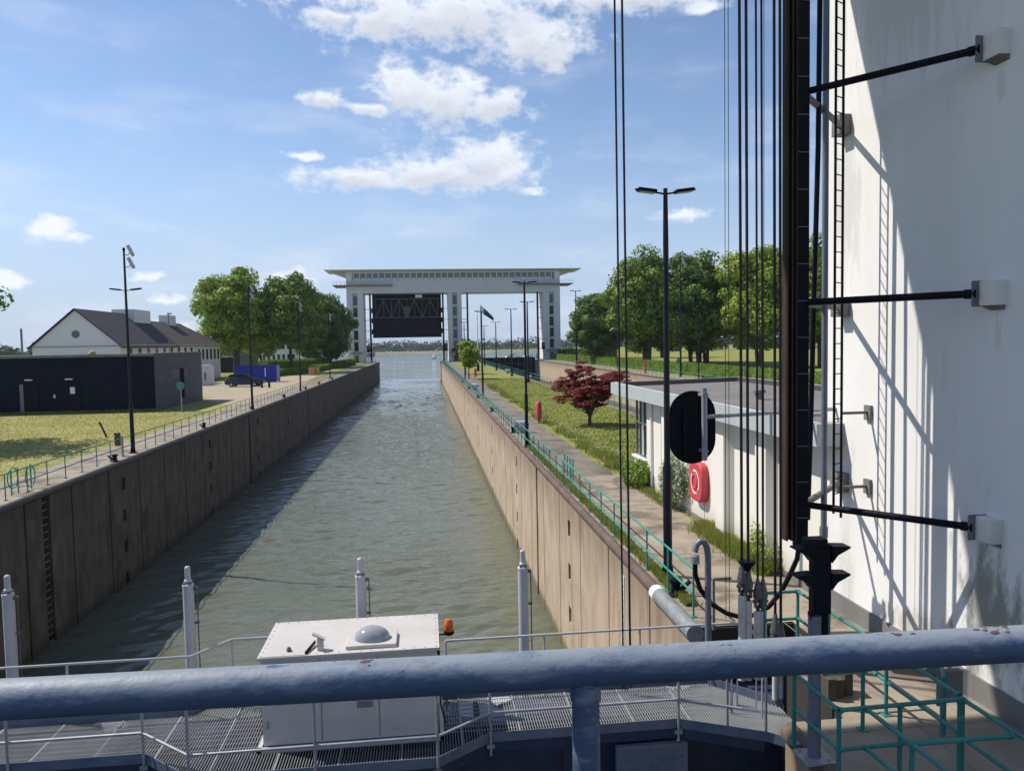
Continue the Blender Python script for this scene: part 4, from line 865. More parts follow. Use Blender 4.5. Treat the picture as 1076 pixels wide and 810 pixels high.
g = G(); g.add(vs, [f for k, f in enumerate(q) if k // ny < 3]); g.build('pale_hoist_band', whitep_m, t)
# small posts / signs
t = thing('marker_post', 'red post on the grass left of the maroon tree', 'post', (7.75, 52, 0))
g = G(); g.tube([(7.75, 52, 0), (7.75, 52, .35)], .05, 8); g.build('stem', rust_m, t)
g = G(); g.lathe([(.12, .3), (.2, .36), (.2, 1.4), (.12, 1.52), (.03, 1.56)], (7.75, 52, 0), 14); g.build('cover', red_m, t)
t = thing('marker_post', 'small distant red post beside the round island tree', 'post', (8.4, 128, 0))
g = G(); g.tube([(8.4, 128, 0), (8.4, 128, 1.4)], .22, 10); g.build('cover', red_m, t)
t = thing('marker_post', 'distant orange-red post by the promenade hedge', 'post', (37.8, 128, 0))
g = G(); g.tube([(37.8, 128, 0), (37.8, 128, 2.0)], .22, 10); g.build('cover', red_m, t)
t = thing('sign_plate', 'small chequered sign plate fixed to the left railing by the camera mast', 'sign', (-16.0, 42.3, 0))
g = G(); g.box(-16.35, -16.05, 42.05, 42.08, .55, 1.25); g.build('plate', sand_m, t)
for i in range(3):
    for j in range(6):
        if (i+j) % 2: g = G(); g.box(-16.35+.1*i, -16.25+.1*i, 42.035, 42.05, .56+.112*j, .56+.112*(j+1)); g.build('brown_square', rust_m, t, flat=True)
g = G(); g.tube([(-16.0, 42.12, 0), (-16.0, 42.12, 1.1)], .06, 8); g.build('post', galv_l, t)
t = thing('leaning_stake', 'short dark stake leaning in the lawn', 'stake', (-20.6, 51.3, 0))
g = G(); g.tube([(-20.4, 51.3, 0), (-20.9, 51.5, 1.0)], .06, 6); g.build('stake', kerb_dark, t)
t = thing('green_sign', 'small round green sign on a post before the grey wall', 'sign', (-21.5, 70.2, 0))
g = G(); g.tube([(-21.5, 70.2, 0), (-21.5, 70.2, 2.3)], .06, 8); g.build('post', galv_m, t)
g = G(); g.prism(pill(-21.5, 2.35, .32, .36), 1, 70.05, 70.1); fixn(g.build('plate', teal_m, t, flat=True))
g = G(); g.box(-21.55, -21.2, 70.16, 70.3, 1.3, 3.9); g.build('lamp_column', blacks, t)
t = thing('green_sign', 'small round green sign beyond the second chamber hedge', 'sign', (41, 120, 0))
g = G(); g.tube([(41, 120, 0), (41, 120, 1.9)], .05, 8); g.build('post', galv_m, t)
g = G(); g.prism([(41+.42*math.cos(a), 2.2+.42*math.sin(a)) for a in np.linspace(0, 2*PI, 14)[:-1]], 1, 119.9, 119.95); fixn(g.build('plate', teal_m, t, flat=True))
# mooring winches / white caps on the island
for k, (x, y) in enumerate(((5.9, 47), (5.95, 92), (15.2, 112), (15.2, 140))):
    t = thing('winch', ['pale mooring winch beside the right railing near the second lamp', 'pale winch further along the island path', 'pale winch by the thick island mast', 'small pale winch near the lowered gate'][k], 'winch', (x, y, 0))
    g = G(); g.box(x-.3, x+.3, y-.35, y+.35, .01, .45); g.build('base', galv_m, t, bevel=.05)
    g = G(); g.tube([(x-.45, y, .55), (x+.45, y, .55)], .22, 14); g.build('drum', galv_l, t)

# ---------------------------------------------------------------- trees and plants
def tree_mesh(name, label, cat, loc, H, R_, leafm_, n, size, seed, cb=.22, trunk=.35, group=None, forks=2, puffs=84, flat=0.0, core=True):
    R = np.random.default_rng(seed); t = thing(name, label, cat, (0, 0, 0), group)
    g = G()
    for k in range(forks):
        a = R.random()*6.28; d = .035*H if forks > 1 else 0
        top = (math.cos(a)*d*2.2, math.sin(a)*d*2.2, H*.62)
        g.tube([(math.cos(a)*d*.5, math.sin(a)*d*.5, -.1), (math.cos(a)*d, math.sin(a)*d, H*.2), top, (top[0]*1.2, top[1]*1.2, H*.88)], [trunk, trunk*.75, trunk*.4, .04], 8)
        for j in range(6):
            z = H*(cb+.05+.09*j); b2 = R.random()*6.28; l = R_*(.55+.3*R.random())
            p0 = (math.cos(a)*d*1.4, math.sin(a)*d*1.4, z)
            g.tube([p0, (p0[0]+math.cos(b2)*l*.5, p0[1]+math.sin(b2)*l*.5, z+l*.3), (p0[0]+math.cos(b2)*l, p0[1]+math.sin(b2)*l, z+l*.45)], [trunk*.35, trunk*.2, .03], 6)
    o = g.build('trunk', bark_m, None); o.parent = t
    g = G(); zc = H*(cb + (1-cb)*.5); rz = H*(1-cb)*.5
    for k in range(puffs):
        d = R.normal(size=3); d /= np.linalg.norm(d); q = (.40 + .52*R.random()**.7)
        w = 1.0 if d[2] < 0 else (1 - .25*d[2])
        c = (d[0]*R_*q*w, d[1]*R_*q*w, zc + d[2]*rz*q*.95)
        s = R_*(.17 + .15*R.random())
        leafcloud(g, c, (s*1.1, s*1.1, s*.85), n//puffs, size, .35, flat, R)
    leafcloud(g, (0, 0, zc), (R_*.66, R_*.66, rz*.75), n//7, size*1.4, .5, flat, R)
    o = g.build('crown', leafm_, None, flat=True); o.parent = t
    t.location = loc; return t
gr = 'broadleaf trees on the left bank'
ta = tree_mesh('broadleaf_tree', 'bright green broadleaf tree beside the white gabled house, leftmost of its row', 'tree', (-39.5, 165, 0), 23.2, 8.6, leaf_c, 28000, .56, 11, .17, .45, gr)
tb = tree_mesh('broadleaf_tree', 'large green tree behind the blue container, second of the left row', 'tree', (-28.6, 168, 0), 22.3, 7.4, leaf_a, 26000, .56, 12, .22, .45, gr, 1)
tc_ = tree_mesh('broadleaf_tree', 'dark round tree with foliage almost to the ground near the gate tower', 'tree', (-25.0, 205, 0), 20.0, 7.2, leaf_b, 25000, .56, 13, .10, .4, gr)
dup(tb, (-29.5, 198, 0), 'green tree between the container tree and the dark gate-side tree', 1.3, (.8, .8, .85))
dup(ta, (-41, 200, 0), 'green tree half hidden behind the first two left trees', 2.3, .72)
dup(tc_, (-31.5, 222, 0), 'dark tree behind the left row beside the gate tower', 1.0, .85)
gr2 = 'tall trees beyond the second chamber'
r1 = tree_mesh('broadleaf_tree', 'tall full green tree behind the hedge, directly left of the tall lamp post', 'tree', (45.5, 152, 0), 25.0, 9.0, leaf_a, 30000, .62, 21, .10, .45, gr2)
r2 = tree_mesh('broadleaf_tree', 'tall dark green tree right of the tall lamp post', 'tree', (55.0, 152, 0), 24.6, 9.0, leaf_b, 28000, .62, 22, .10, .45, gr2)
r3 = tree_mesh('broadleaf_tree', 'tall yellow-green tree seen through the hoist ropes', 'tree', (65.0, 142, 0), 25.3, 9.6, leaf_c, 28000, .62, 23, .11, .45, gr2)
for (s, x, y, sc_, lab) in ((r2, 50, 172, .95, 'tree standing behind the gap of the two tall right trees'), (r1, 72, 132, .98, 'green tree right of the yellow-green one behind the ropes'), (r2, 80, 138, 1.0, 'tree glimpsed between the guide beam and the ladder'),
                         (r2, 47.5, 205, .80, 'dark lower tree right of the far gate tower'), (r1, 52, 226, .80, 'small dark tree right next to the far gate tower'), (r2, 41.5, 185, .72, 'dark low tree left of the tall right trees'), (r2, 60, 185, .9, 'shaded tree in the second row behind the hedge'), (r1, 66, 178, .92, 'shaded tree in the second row behind the ropes'), (r2, 58, 126, .0, ''), (r2, 62, 250, .85, 'distant dark tree behind the hedge end'), (r1, 75, 235, .85, 'distant dark tree in the gap of the right row'), (r3, 63, 165, .93, 'yellow-green tree filling the gap between the right trees'), (r2, 90, 160, 1.0, 'tree furthest right, mostly behind the tower')):
    if sc_ > 0: dup(s, (x, y, 0), lab, x*.7, sc_)
tl = tree_mesh('broadleaf_tree', 'tree at the left edge with only its branch tips in view', 'tree', (-30.9, 49.2, 0), 12.5, 5.6, leaf_b, 9000, .3, 31, .42, .28)
ti = tree_mesh('small_tree', 'small round yellow-green tree on the island before the far gate', 'tree', (6.9, 121, 0), 6.3, 2.35, leaf_c, 5200, .3, 41, .26, .12, None, 1, 26)
tj = tree_mesh('small_tree', 'small bronze-leaved tree behind the round island tree', 'tree', (7.4, 140, 0), 6.9, 2.6, leaf_br, 3600, .32, 42, .25, .12, None, 1, 22)
# maroon maple: layered flat sprays on a forked vase of branches
t = thing('maple_tree', 'maroon Japanese maple on the island grass', 'tree', (10.85, 49.8, 0)); R = np.random.default_rng(77)
gb = G(); gl = G()
gb.tube([(10.85, 49.8, -.05), (10.87, 49.8, .55)], [.13, .11], 8)
for k in range(40):
    a = R.random()*6.28; q = math.sqrt((k+1)/40.); zt = .95 + 3.0*(.25 + .75*R.random())*(1.08 - .35*q)
    rad = 1.85*q*(.55 + .5*min(1, zt/2.6))
    if zt > 3.3: rad *= .7
    bend = R.normal()*.25
    tip = (10.85 + math.cos(a)*rad, 49.8 + math.sin(a)*rad, zt)
    gb.tube([(10.87, 49.8, .5), (10.86 + math.cos(a+bend)*rad*.3, 49.8 + math.sin(a+bend)*rad*.3, .6 + (zt-.5)*.42), (10.86 + math.cos(a+bend*.5)*rad*.7, 49.8 + math.sin(a+bend*.5)*rad*.7, .6 + (zt-.5)*.82), tip], [.05, .035, .02, .008], 6)
    for j in range(6):
        u_ = 1.0 if j < 4 else .7
        c = (10.85 + math.cos(a)*rad*u_ + R.normal()*.30, 49.8 + math.sin(a)*rad*u_ + R.normal()*.30, .6 + (zt-.6)*(u_ if u_ == 1 else .84) + R.normal()*.13)
        leafcloud(gl, c, (.34 + .14*R.random(), .34 + .14*R.random(), .12), 70, .135, .1, 1.1, R)
for (dx, z) in ((1.55, 3.35), (1.95, 3.5), (2.25, 3.25), (1.3, 3.0), (-.5, 4.05), (-1.0, 3.7), (-1.9, 2.5), (-2.0, 2.0), (.2, 3.9), (.7, 1.35), (-.7, 1.5)):
    for j in range(4):
        c = (10.85 + dx + R.normal()*.22, 49.8 + R.normal()*.4, z + R.normal()*.10)
        leafcloud(gl, c, (.36, .36, .12), 80, .135, .1, 1.3, R)
    gb.tube([(10.87, 49.8, .8), (10.85+dx*.4, 49.8, z*.55), (10.85+dx, 49.8, z)], [.045, .03, .01], 6)
gb.build('trunk', bark_m, t); gl.build('crown', leaf_r, t, flat=True)
# bushes at the office wall
def bush(label, c, rad, n, size, m=leaf_a, name='bush', seed=1):
    R = np.random.default_rng(seed); t = thing(name, label, 'bush', c); g = G()
    for k in range(8):
        leafcloud(g, (c[0] + R.normal()*rad[0]*.35, c[1] + R.normal()*rad[1]*.4, c[2] + rad[2]*(.3 + .5*R.random())), (rad[0]*.55, rad[1]*.55, rad[2]*.5), n//8, size, .2, 0.2, R)
    g.build('foliage', m, t, flat=True)
    g = G()
    for k in range(7): g.tube([(c[0]+R.normal()*.05, c[1]+R.normal()*.1, 0), (c[0]+R.normal()*rad[0]*.3, c[1]+R.normal()*rad[1]*.4, rad[2]*.8)], [.012, .005], 5)
    g.build('stem', bark_m, t); return t
bush('leafy bush below the office corner window', (7.95, 28.0, 0), (.5, 1.3, .95), 3600, .10, leaf_h, seed=2)
b2 = bush('pale variegated climbing shrub against the office wall by the lifebuoy case', (8.05, 23.9, 0), (.36, .75, 1.75), 4200, .085, mat('leaf_variegated', (0.16, 0.24, 0.10), .6, col2=(.5, .55, .42), nscale=14, transl=.25), seed=3)
bush('yellowish flowering shrub at the office wall behind the rope sockets', (8.05, 17.6, 0), (.3, .55, 1.1), 1500, .06, leaf_c, seed=5)
bush('low green bush at the left building edge of the lawn', (-38.2, 73.5, 0), (.9, .9, 1.0), 1500, .16, leaf_h, seed=8)
# grass blades: weeds strip along rail and wall, tufts on lawns
def blades(g, n, fx, h, w, R=rng):
    P = np.array([fx(R) for _ in range(n)]); a = R.random(n)*6.28; hh = h*(.45 + R.random(n)); lean = R.normal(size=(n, 2))*.35*hh[:, None]
    dx = np.stack([np.cos(a), np.sin(a), np.zeros(n)], 1)*(w*(.6+.8*R.random(n)))[:, None]
    tip = P + np.stack([lean[:, 0], lean[:, 1], hh], 1)
    g.quads(np.stack([P-dx, P+dx, tip+dx*.25, tip-dx*.25], 1))
g = G(); blades(g, 9000, lambda R: (5.42 + R.normal()*.05 + .05*math.sin(R.random()*9), 15.2 + (R.random()**1.3)*26, .01), .13, .014)
struct(g.build('rail_weeds', grass_b, flat=True), 'stuff')
g = G(); blades(g, 11000, lambda R: (8.16 - abs(R.normal())*(.10 + .12*math.sin(R.random()*3)), 16.9 + R.random()*4.6, .01), .24, .012); blades(g, 1800, lambda R: (8.15 - abs(R.normal())*.15, 24.5 + R.random()*5, .01), .18, .014)
struct(g.build('wall_weeds', grass_b, flat=True), 'stuff')
g = G(); blades(g, 45000, lambda R: (8.1 + R.random()**1.0*7.4, 30.5 + (R.random()**1.7)*90, 0.0), .06, .028)
for k in range(60):
    cx, cy = 8.1 + random.random()*.8, 32 + random.random()**1.5*70
    blades(g, 60, lambda R: (cx + R.normal()*.18, cy + R.normal()*.4, 0), .24, .03)
struct(g.build('island_grass', grass_b, flat=True), 'stuff')
g = G(); blades(g, 26000, lambda R: (-18.4 - R.random()*24, 34 + R.random()*37, 0.0), .05, .03)
blades(g, 3000, lambda R: (-24.2 - R.random()*16, 71.9 + R.random()*.5 + 0, 0.0), .2, .03)
struct(g.build('lawn_tufts', grass_d, flat=True), 'stuff')
g = G(); P = []
for k in range(500):
    cx, cy = 8.2 + rng.random()*1.6, 31 + rng.random()*24
    s = .035; P.append([(cx-s, cy, .10), (cx, cy-s, .12), (cx+s, cy, .10), (cx, cy+s, .12)])
g.quads(P); struct(g.build('clover_flowers', flower_m, flat=True), 'stuff')
# hedges
def hedge(label, pts, w, h, dens, size, m, seed=3):
    R = np.random.default_rng(seed); t = thing('hedge', label, 'hedge', (*pts[0], 0)); g = G(); gi = G()
    for a, bq in zip(pts[:-1], pts[1:]):
        d = math.hypot(bq[0]-a[0], bq[1]-a[1]); n = int(d*dens); u = np.array([(bq[0]-a[0])/d, (bq[1]-a[1])/d]); v = np.array([-u[1], u[0]])
        tt = R.random(n)*d; face = R.random(n); s = (R.random(n)-.5)*w; z = R.random(n)*h
        s = np.where(face < .45, s, np.sign(s)*w/2 + R.normal(size=n)*.06); z = np.where(face < .45, h + R.normal(size=n)*.06, z)
        c = np.stack([a[0]+u[0]*tt+v[0]*s, a[1]+u[1]*tt+v[1]*s, z], 1)
        q1 = R.normal(size=(n, 3)); q1 /= np.linalg.norm(q1, axis=1)[:, None]; q2 = np.cross(q1, R.normal(size=(n, 3))); q2 /= np.linalg.norm(q2, axis=1)[:, None]
        q1 *= size; q2 *= size*.7; g.quads(np.stack([c-q1, c-q2, c+q1, c+q2], 1))
        gi.beam((a[0], a[1], h*.47), (bq[0], bq[1], h*.47), w*.86, h*.9)
    g.build('foliage', m, t, flat=True); gi.build('branch_core', leaf_b, t, flat=True)
hedge('long clipped bright green hedge along the promenade beyond the second chamber', [(42.5, 70), (42.5, 248)], 2.4, 1.75, 150, .11, leaf_h, 4)
hedge('second clipped hedge bank right of the far gate tower', [(46, 250), (56, 226)], 5, 3.2, 260, .2, leaf_h, 5)
hedge('low wavy clipped hedge nearest the blue container', [(-29.5, 148), (-26.5, 158), (-24.2, 172), (-23.8, 190)], 2.2, 1.3, 200, .12, leaf_h, 6)
hedge('clipped hedge rising behind the container tree', [(-36, 176), (-29, 186), (-26, 206)], 3.5, 2.6, 200, .15, leaf_h, 7)
hedge('last low clipped hedge before the left gate tower', [(-22.3, 196), (-21.8, 232)], 2.4, 1.6, 150, .14, leaf_h, 9)

# ---------------------------------------------------------------- left bank buildings and vehicles
t = thing('flat_building', 'long low flat-roofed building with navy front and grey side wall', 'building', (-30, 80, 0))
g = G(); g.box(-60, -24.45, 72.5, 86.7, 0, 5.18); g.build('wall', brick_d, t)
g = G(); g.box(-24.449, -24.33, 72.45, 86.8, 0, 5.2); g.build('side_wall', greyp_m, t)
g = G(); g.box(-60, -24.33, 72.4, 72.499, 5.0, 5.24); g.box(-24.45, -24.30, 72.4, 86.85, 5.201, 5.26); g.box(-60, -24.5, 72.6, 86.6, 5.181, 5.2); g.build('roof_edge', plinth_m, t)
for (a, bq, c) in ((-36.0, -34.4, 0), (-32.65, -30.95, 1)):
    g = G(); g.box(a, bq, 72.44, 72.495, .05, 2.75); d = g.build('door', blacks if c == 0 else brick_d, t)
    g = G(); g.box(a-.06, a, 72.40, 72.49, .05, 2.8); g.box(bq, bq+.06, 72.40, 72.49, .05, 2.8); g.box(a, bq, 72.40, 72.49, 2.75, 2.81); g.build('door_frame', plinth_m, d)
    g = G(); g.box((a+bq)/2-.3, (a+bq)/2+.3, 72.3, 72.49, 3.02, 3.12); g.build('wall_lamp', whitep_m, t)
g = G(); g.box(-36.0, -35.7, 72.41, 72.44, .05, 2.7); g.build('door_panel', pipe_m, t)
g = G(); g.box(-31.75, -31.35, 72.42, 72.437, 1.75, 2.35); g.build('notice', whitep_m, t)
for z in (2.9, 3.15, 3.4):
    g = G(); g.box(-24.32, -24.30, 76.5, 81.5, z, z+.12); g.build('vent_slot', plinth_m, t)
g = G(); g.box(-33.2, -33.05, 72.44, 72.49, 1.4, 1.7); g.build('keypad', whitep_m, t)
g = G(); g.lathe([(.3, 0), (.35, .1), (.25, .3), (.05, .4)], (-31.2, 76, 5.2), 12); g.build('roof_vent', yellow_m, t)
# gabled house
t = thing('gabled_house', 'white gabled house with dark tiled roof and a round gable window', 'house', (-45, 125, 0))
g = G(); g.prism([(-50.4, 0), (-39.6, 0), (-39.6, 6.2), (-45, 10.85), (-50.4, 6.2)], 1, 105, 105.3); fixn(g.build('gable_wall', whitep_m, t, flat=True))
g = G(); g.box(-50.4, -39.6, 105.31, 154, 0, 6.15); g.build('wall', mat('house_cream', (.74, .70, .60), .85, col2=(.68, .64, .54)), t)
def roofprism(x0, x1, xc, y0, y1, ze, zr, hip=0, th=.18, gable=False):
    g = G(); v = [(x0, y0, ze), (x1, y0, ze), (xc, y0, zr), (x0, y1, ze), (x1, y1, ze), (xc, y1-hip, zr), (x0, y0, ze-th), (x1, y0, ze-th), (x0, y1, ze-th), (x1, y1, ze-th)]
    if gable:
        for s_ in (0, 1):
            xe = (x0, x1)[s_]; g.prism([(xe, ze), (xc, zr), (xc, zr-th), (xe, ze-th)], 1, y0, y1)
        return g
    g.add(v, [(0, 2, 5, 3), (1, 4, 5, 2), (3, 5, 4), (0, 1, 2), (0, 3, 8, 6), (1, 7, 9, 4), (6, 8, 9, 7), (0, 6, 7, 1), (3, 4, 9, 8)]); return g
fixn(roofprism(-50.9, -39.1, -45, 104.7, 128, 6.05, 11.1, gable=True).build('roof', tile_m, t, flat=True))
fixn(roofprism(-50.7, -39.2, -45, 128.01, 154.6, 6.22, 10.3, 7).build('roof', tile_b, t, flat=True))
g = G(); g.box(-46.6, -43.4, 121, 127.9, 8.6, 11.7); g.build('dormer_block', fargate_m, t)
g = G(); g.box(-45.8, -44.2, 139, 143, 9.6, 11.5); g.build('chimney', fargate_m, t)
g = G(); g.tube([(-45, 104.96, 7.75), (-45, 105.0, 7.75)], .5, 20); w = g.build('window', plinth_m, t); g = G(); g.tube([(-45, 104.93, 7.75), (-45, 104.96, 7.75)], .42, 20); g.build('pane', glass_m, w)
for k in range(9):
    y = 108 + 3.4*k; g = G(); g.box(-39.60, -39.56, y, y+1.1, 5.1, 5.8); g.build('window', glass_m, t)
for k in range(6):
    y = 139.5 + 2.5*k; g = G(); g.box(-39.60, -39.55, y, y+1.1, 3.6, 5.5); w = g.build('window', glass_m, t)
g = G(); g.box(-50.95, -39.05, 104.65, 104.69, 6.1, 6.2); g.tube([(-39.1, 105, 6.15), (-39.1, 154.5, 6.15)], .12, 8); g.build('gutter', plinth_m, t)
g = G(); g.box(-49, -41, 104.9, 104.99, 4.9, 5.1); g.build('canopy', plinth_m, t)
t = thing('garden_wall', 'short white rendered wall right of the dark building', 'wall', (-33, 118, 0))
g = G(); g.box(-34.6, -31.7, 119.0, 119.35, 0, 3.0); g.box(-34.6, -34.3, 119.35, 128, 0, 3.0); g.build('wall', fargate_m, t); g = G(); g.box(-33.0, -32.75, 118.94, 118.99, .8, 2.0); g.build('door', plinth_m, t)
t = thing('dark_shed', 'long dark flat shed behind the first left tree', 'shed', (-46, 180, 0)); g = G(); g.box(-56, -43, 180, 184, 0, 3.4); g.build('wall', kerb_dark, t); g = G(); g.box(-56.3, -42.7, 179.7, 184.3, 3.41, 3.6); g.build('roof', roof_m, t)
t = thing('white_villa', 'white villa with tall windows half hidden behind the left trees', 'house', (-44, 240, 0))
g = G(); g.box(-49, -38.2, 236, 246, 0, 8.6); g.build('wall', whitep_m, t); g = G(); g.add([(-49.5, 235.5, 8.61), (-37.8, 235.5, 8.61), (-37.8, 246.5, 8.61), (-49.5, 246.5, 8.61), (-46, 241, 11.5), (-41.5, 241, 11.5)], [(0, 1, 5, 4), (1, 2, 5), (2, 3, 4, 5), (3, 0, 4)]); g.build('roof', tile_m, t, flat=True)
for k in range(7):
    for z in (.8, 5.0):
        g = G(); x = -48.4 + 1.45*k; g.box(x, x+.7, 235.93, 235.99, z, z+2.6); g.build('window', glass_m, t)
t = thing('dark_roofed_house', 'small house with dark gable behind the blue container', 'house', (-48, 205, 0))
g = G(); g.prism([(-51, 0), (-45, 0), (-45, 4.2), (-48, 7.6), (-51, 4.2)], 1, 205, 214); fixn(g.build('wall', plinth_m, t, flat=True)); fixn(roofprism(-51.5, -44.5, -48, 204.6, 214.4, 4.0, 8.0, gable=True).build('roof', tile_m, t, flat=True))
# container
t = thing('shipping_container', 'bright blue shipping container under the trees', 'container', (-27, 126, 0))
M3 = Matrix.Rotation(-.06, 3, 'Z'); g = G(); c0v = Vector((-26.9, 127.5, 0))
def cb(g, x0, x1, y0, y1, z0, z1): g.obox(M3 @ Vector(((x0+x1)/2, (y0+y1)/2, (z0+z1)/2)) + c0v, (x1-x0, y1-y0, z1-z0), M3)
cb(g, -3.1, 3.1, -1.2, 1.2, .15, 2.7)
for k in range(26): cb(g, -3.0+.235*k, -2.88+.235*k, -1.25, -1.2, .3, 2.55)
g.build('body', cont_m, t)
g = G()
for x0, x1 in ((-3.15, -2.98), (2.98, 3.15)): cb(g, x0, x1, -1.27, -1.14, .0, 2.75); cb(g, x0, x1, 1.14, 1.27, 0, 2.75)
cb(g, -3.15, 3.15, -1.27, -1.16, 2.63, 2.76); cb(g, -3.15, 3.15, -1.27, -1.16, 0, .16); g.build('frame', cont_m, t)
for y in (-.7, -.25, .25, .7):
    g = G(); cb(g, 3.15, 3.2, y-.03, y+.03, .2, 2.6); g.build('lock_rod', whitep_m, t)
g = G(); cb(g, 1.35, 1.5, -1.275, -1.26, .9, 2.3); g.build('white_stripe', whitep_m, t)
# cars
def car(label, x, y, rot, paint, L_=4.6, Hh=1.6, group=None):
    t = thing('parked_car', label, 'car', (0, 0, 0), group); s = L_/4.6; W = .9
    def side(pts, w, wt=None):
        g = G(); n = len(pts); zs = [p[1] for p in pts]; v = []
        for sgn in (-1, 1):
            for (a, z) in pts: v.append((a*s, sgn*(w if wt is None or z < .95 else wt), z*Hh/1.6))
        g.add(v, [tuple(range(n)), tuple(reversed(range(n, 2*n)))] + [(i, i+n, (i+1) % n + n, (i+1) % n) for i in range(n)]); return g
    body = [(-2.28, .42), (-2.30, .72), (-2.22, .95), (-1.9, 1.0), (-1.0, 1.02), (1.0, 1.0), (1.9, .90), (2.25, .72), (2.3, .45), (2.2, .28), (1.78, .25), (1.7, .52), (1.45, .66), (1.2, .52), (1.12, .22), (-1.12, .22), (-1.2, .52), (-1.45, .66), (-1.7, .52), (-1.78, .25), (-2.2, .28)]
    o = fixn(side(body, W).build('body', paint, None, bevel=.05)); o.parent = t
    gh = [(-2.05, .98), (-1.75, 1.38), (-1.5, 1.48), (.1, 1.50), (.35, 1.42), (1.15, .98)]
    o = fixn(side(gh, W-.06, W-.2).build('window', glass_m, None)); o.parent = t
    rf = [(-1.82, 1.44), (-1.55, 1.52), (.12, 1.55), (.42, 1.46), (.1, 1.49), (-1.5, 1.47)]
    o = fixn(side(rf, W-.17).build('roof', paint, None)); o.parent = t
    for a, bq in ((-.55, -.5), (.25, .3), (-1.6, -1.5)):
        g = G(); g.prism([(a*s, .98*Hh/1.6), (bq*s+.06, .98*Hh/1.6), (bq*s+.04, 1.5*Hh/1.6), (a*s, 1.5*Hh/1.6)], 1, -(W-.05), W-.05); 
        o = fixn(g.build('pillar', paint, None)); o.scale = (1, .96, 1); o.parent = t
    for a in (-1.45, 1.45):
        for sgn in (-1, 1):
            g = G(); g.tube([(a*s, sgn*(W-.2), .33), (a*s, sgn*(W+.01), .33)], .33, 20); o = g.build('wheel', rubber_m, None); o.parent = t
            g = G(); g.tube([(a*s, sgn*(W+.0), .33), (a*s, sgn*(W+.025), .33)], .2, 12); q = g.build('rim', galv_l, None); q.parent = o
    for sgn in (-1, 1):
        g = G(); g.box(2.15*s, 2.29*s, sgn*.55, sgn*.86, .66, .8); o = g.build('headlight', dome_m, None); o.parent = t
        g = G(); g.box(-2.31*s, -2.2*s, sgn*.6, sgn*.86, .72, .92); o = g.build('tail_light', red_m, None); o.parent = t
    t.location = (x, y, 0.01); t.rotation_euler = (0, 0, rot); return t
car('navy blue hatchback parked before the blue container', -25.9, 113.6, -.12, carblue, 5.3, 1.9)
car('white car with only its nose showing past the grey side wall', -33.4, 103.5, .1, carwhite, 4.4, 1.55)
car('black car parked behind the first left tree', -44.5, 160, .2, carblack, 4.6, 1.6)
car('pale van-like car in the shade below the last left tree', -30.5, 236, .2, carwhite, 5.0, 2.2)
for k, x in enumerate((-22.6, -21.6)):
    t = thing('barrier_post', ['rust-red post left of a pair beside the navy car', 'dark post right of a pair beside the navy car'][k], 'post', (x, 109, 0))
    g = G(); g.box(x-.14, x+.14, 108.9, 109.1, 0, 1.25 - .2*k); g.build('post', rust_m, t); g = G(); g.box(x-.2, x+.2, 108.85, 109.15, .9, 1.15); g.build('cap', kerb_dark, t)
t = thing('cabinet', 'small yellow cabinet with a red door by the hedges', 'cabinet', (-21.6, 152, 0)); g = G(); g.box(-22.6, -20.6, 152, 153, 0, 1.5); g.build('body', yellow_m, t); g = G(); g.box(-21.5, -21.1, 151.9, 151.99, .1, 1.4); g.build('door', red_m, t)
for k, (x, y, h) in enumerate(((-59, 120, 9), (-70, 160, 13), (-66, 190, 11))):
    t = thing('distant_mast', ['thick dark mast left of the gabled house', 'thin distant mast left of the gabled house', 'distant lamp with a short arm behind the gable'][k], 'mast', (x, y, 0)); g = G(); g.tube([(x, y, 0), (x, y, h)], .16 if k == 0 else .09, 6); g.build('pole', plinth_m, t)
    if k: g = G(); g.tube([(x, y, h*.9), (x+.9, y, h*.9)], .08, 6); g.build('arm', plinth_m, t)
t = thing('distant_mast', 'thin lamp pole rising in front of the long tiled roof', 'mast', (-31, 100, 0)); g = G(); g.tube([(-31.8, 100, 0), (-31.8, 100, 10)], .07, 6); g.build('pole', plinth_m, t); g = G(); g.box(-31.9, -31.4, 99.9, 100.1, 9.95, 10.1); g.build('lamp_head', plinth_m, t)

# ---------------------------------------------------------------- far gate building
t = thing('gate_building', 'long pale gate building with overhanging thin roof spanning both distant chambers', 'gate building', (10, 254, 0))
Y0, Y1 = 250, 259
for (a, bq, side) in ((-24.5, -19.2, 'l'), (7.9, 12.4, 'm'), (39.3, 45.0, 'r')):
    ww = (bq-a); m = (a+bq)/2; wd = .8
    g = G(); g.box(a, m-wd, Y0, Y1, 0, 22.3); g.box(m+wd, bq, Y0, Y1, 0, 22.3); g.box(m-wd, m+wd, Y0+.9, Y1-.9, 0, 22.3); g.build('tower', fargate_m, t)
    for k in range(5):
        z = 3.8 + 3.7*k; g = G(); g.box(m-.62, m+.62, Y0+.82, Y0+.89, z, z+2.9); w = g.build('window', glass_m, t)
        g = G(); g.box(m-.62, m+.62, Y0+.76, Y0+.82, z+1.4, z+1.5); g.build('mullion', fargate_m, w)
    g = G(); g.box(m-1.9, m+1.9, Y0-.9, Y0-.02, 3.0, 3.25); g.build('door_canopy', plinth_m, t)
    g = G(); g.box(m-.6, m+.6, Y0+.8, Y0+.88, 0.05, 2.4); g.build('door', plinth_m, t)
g = G(); g.box(-24.5, 45, Y0-.01, Y1, 22.31, 26.5); g.build('span_wall', fargate_m, t)
g = G(); g.box(-24.5, -22.6, Y0, Y1, 26.5, 29.2); g.box(43.2, 45, Y0, Y1, 26.5, 29.2)
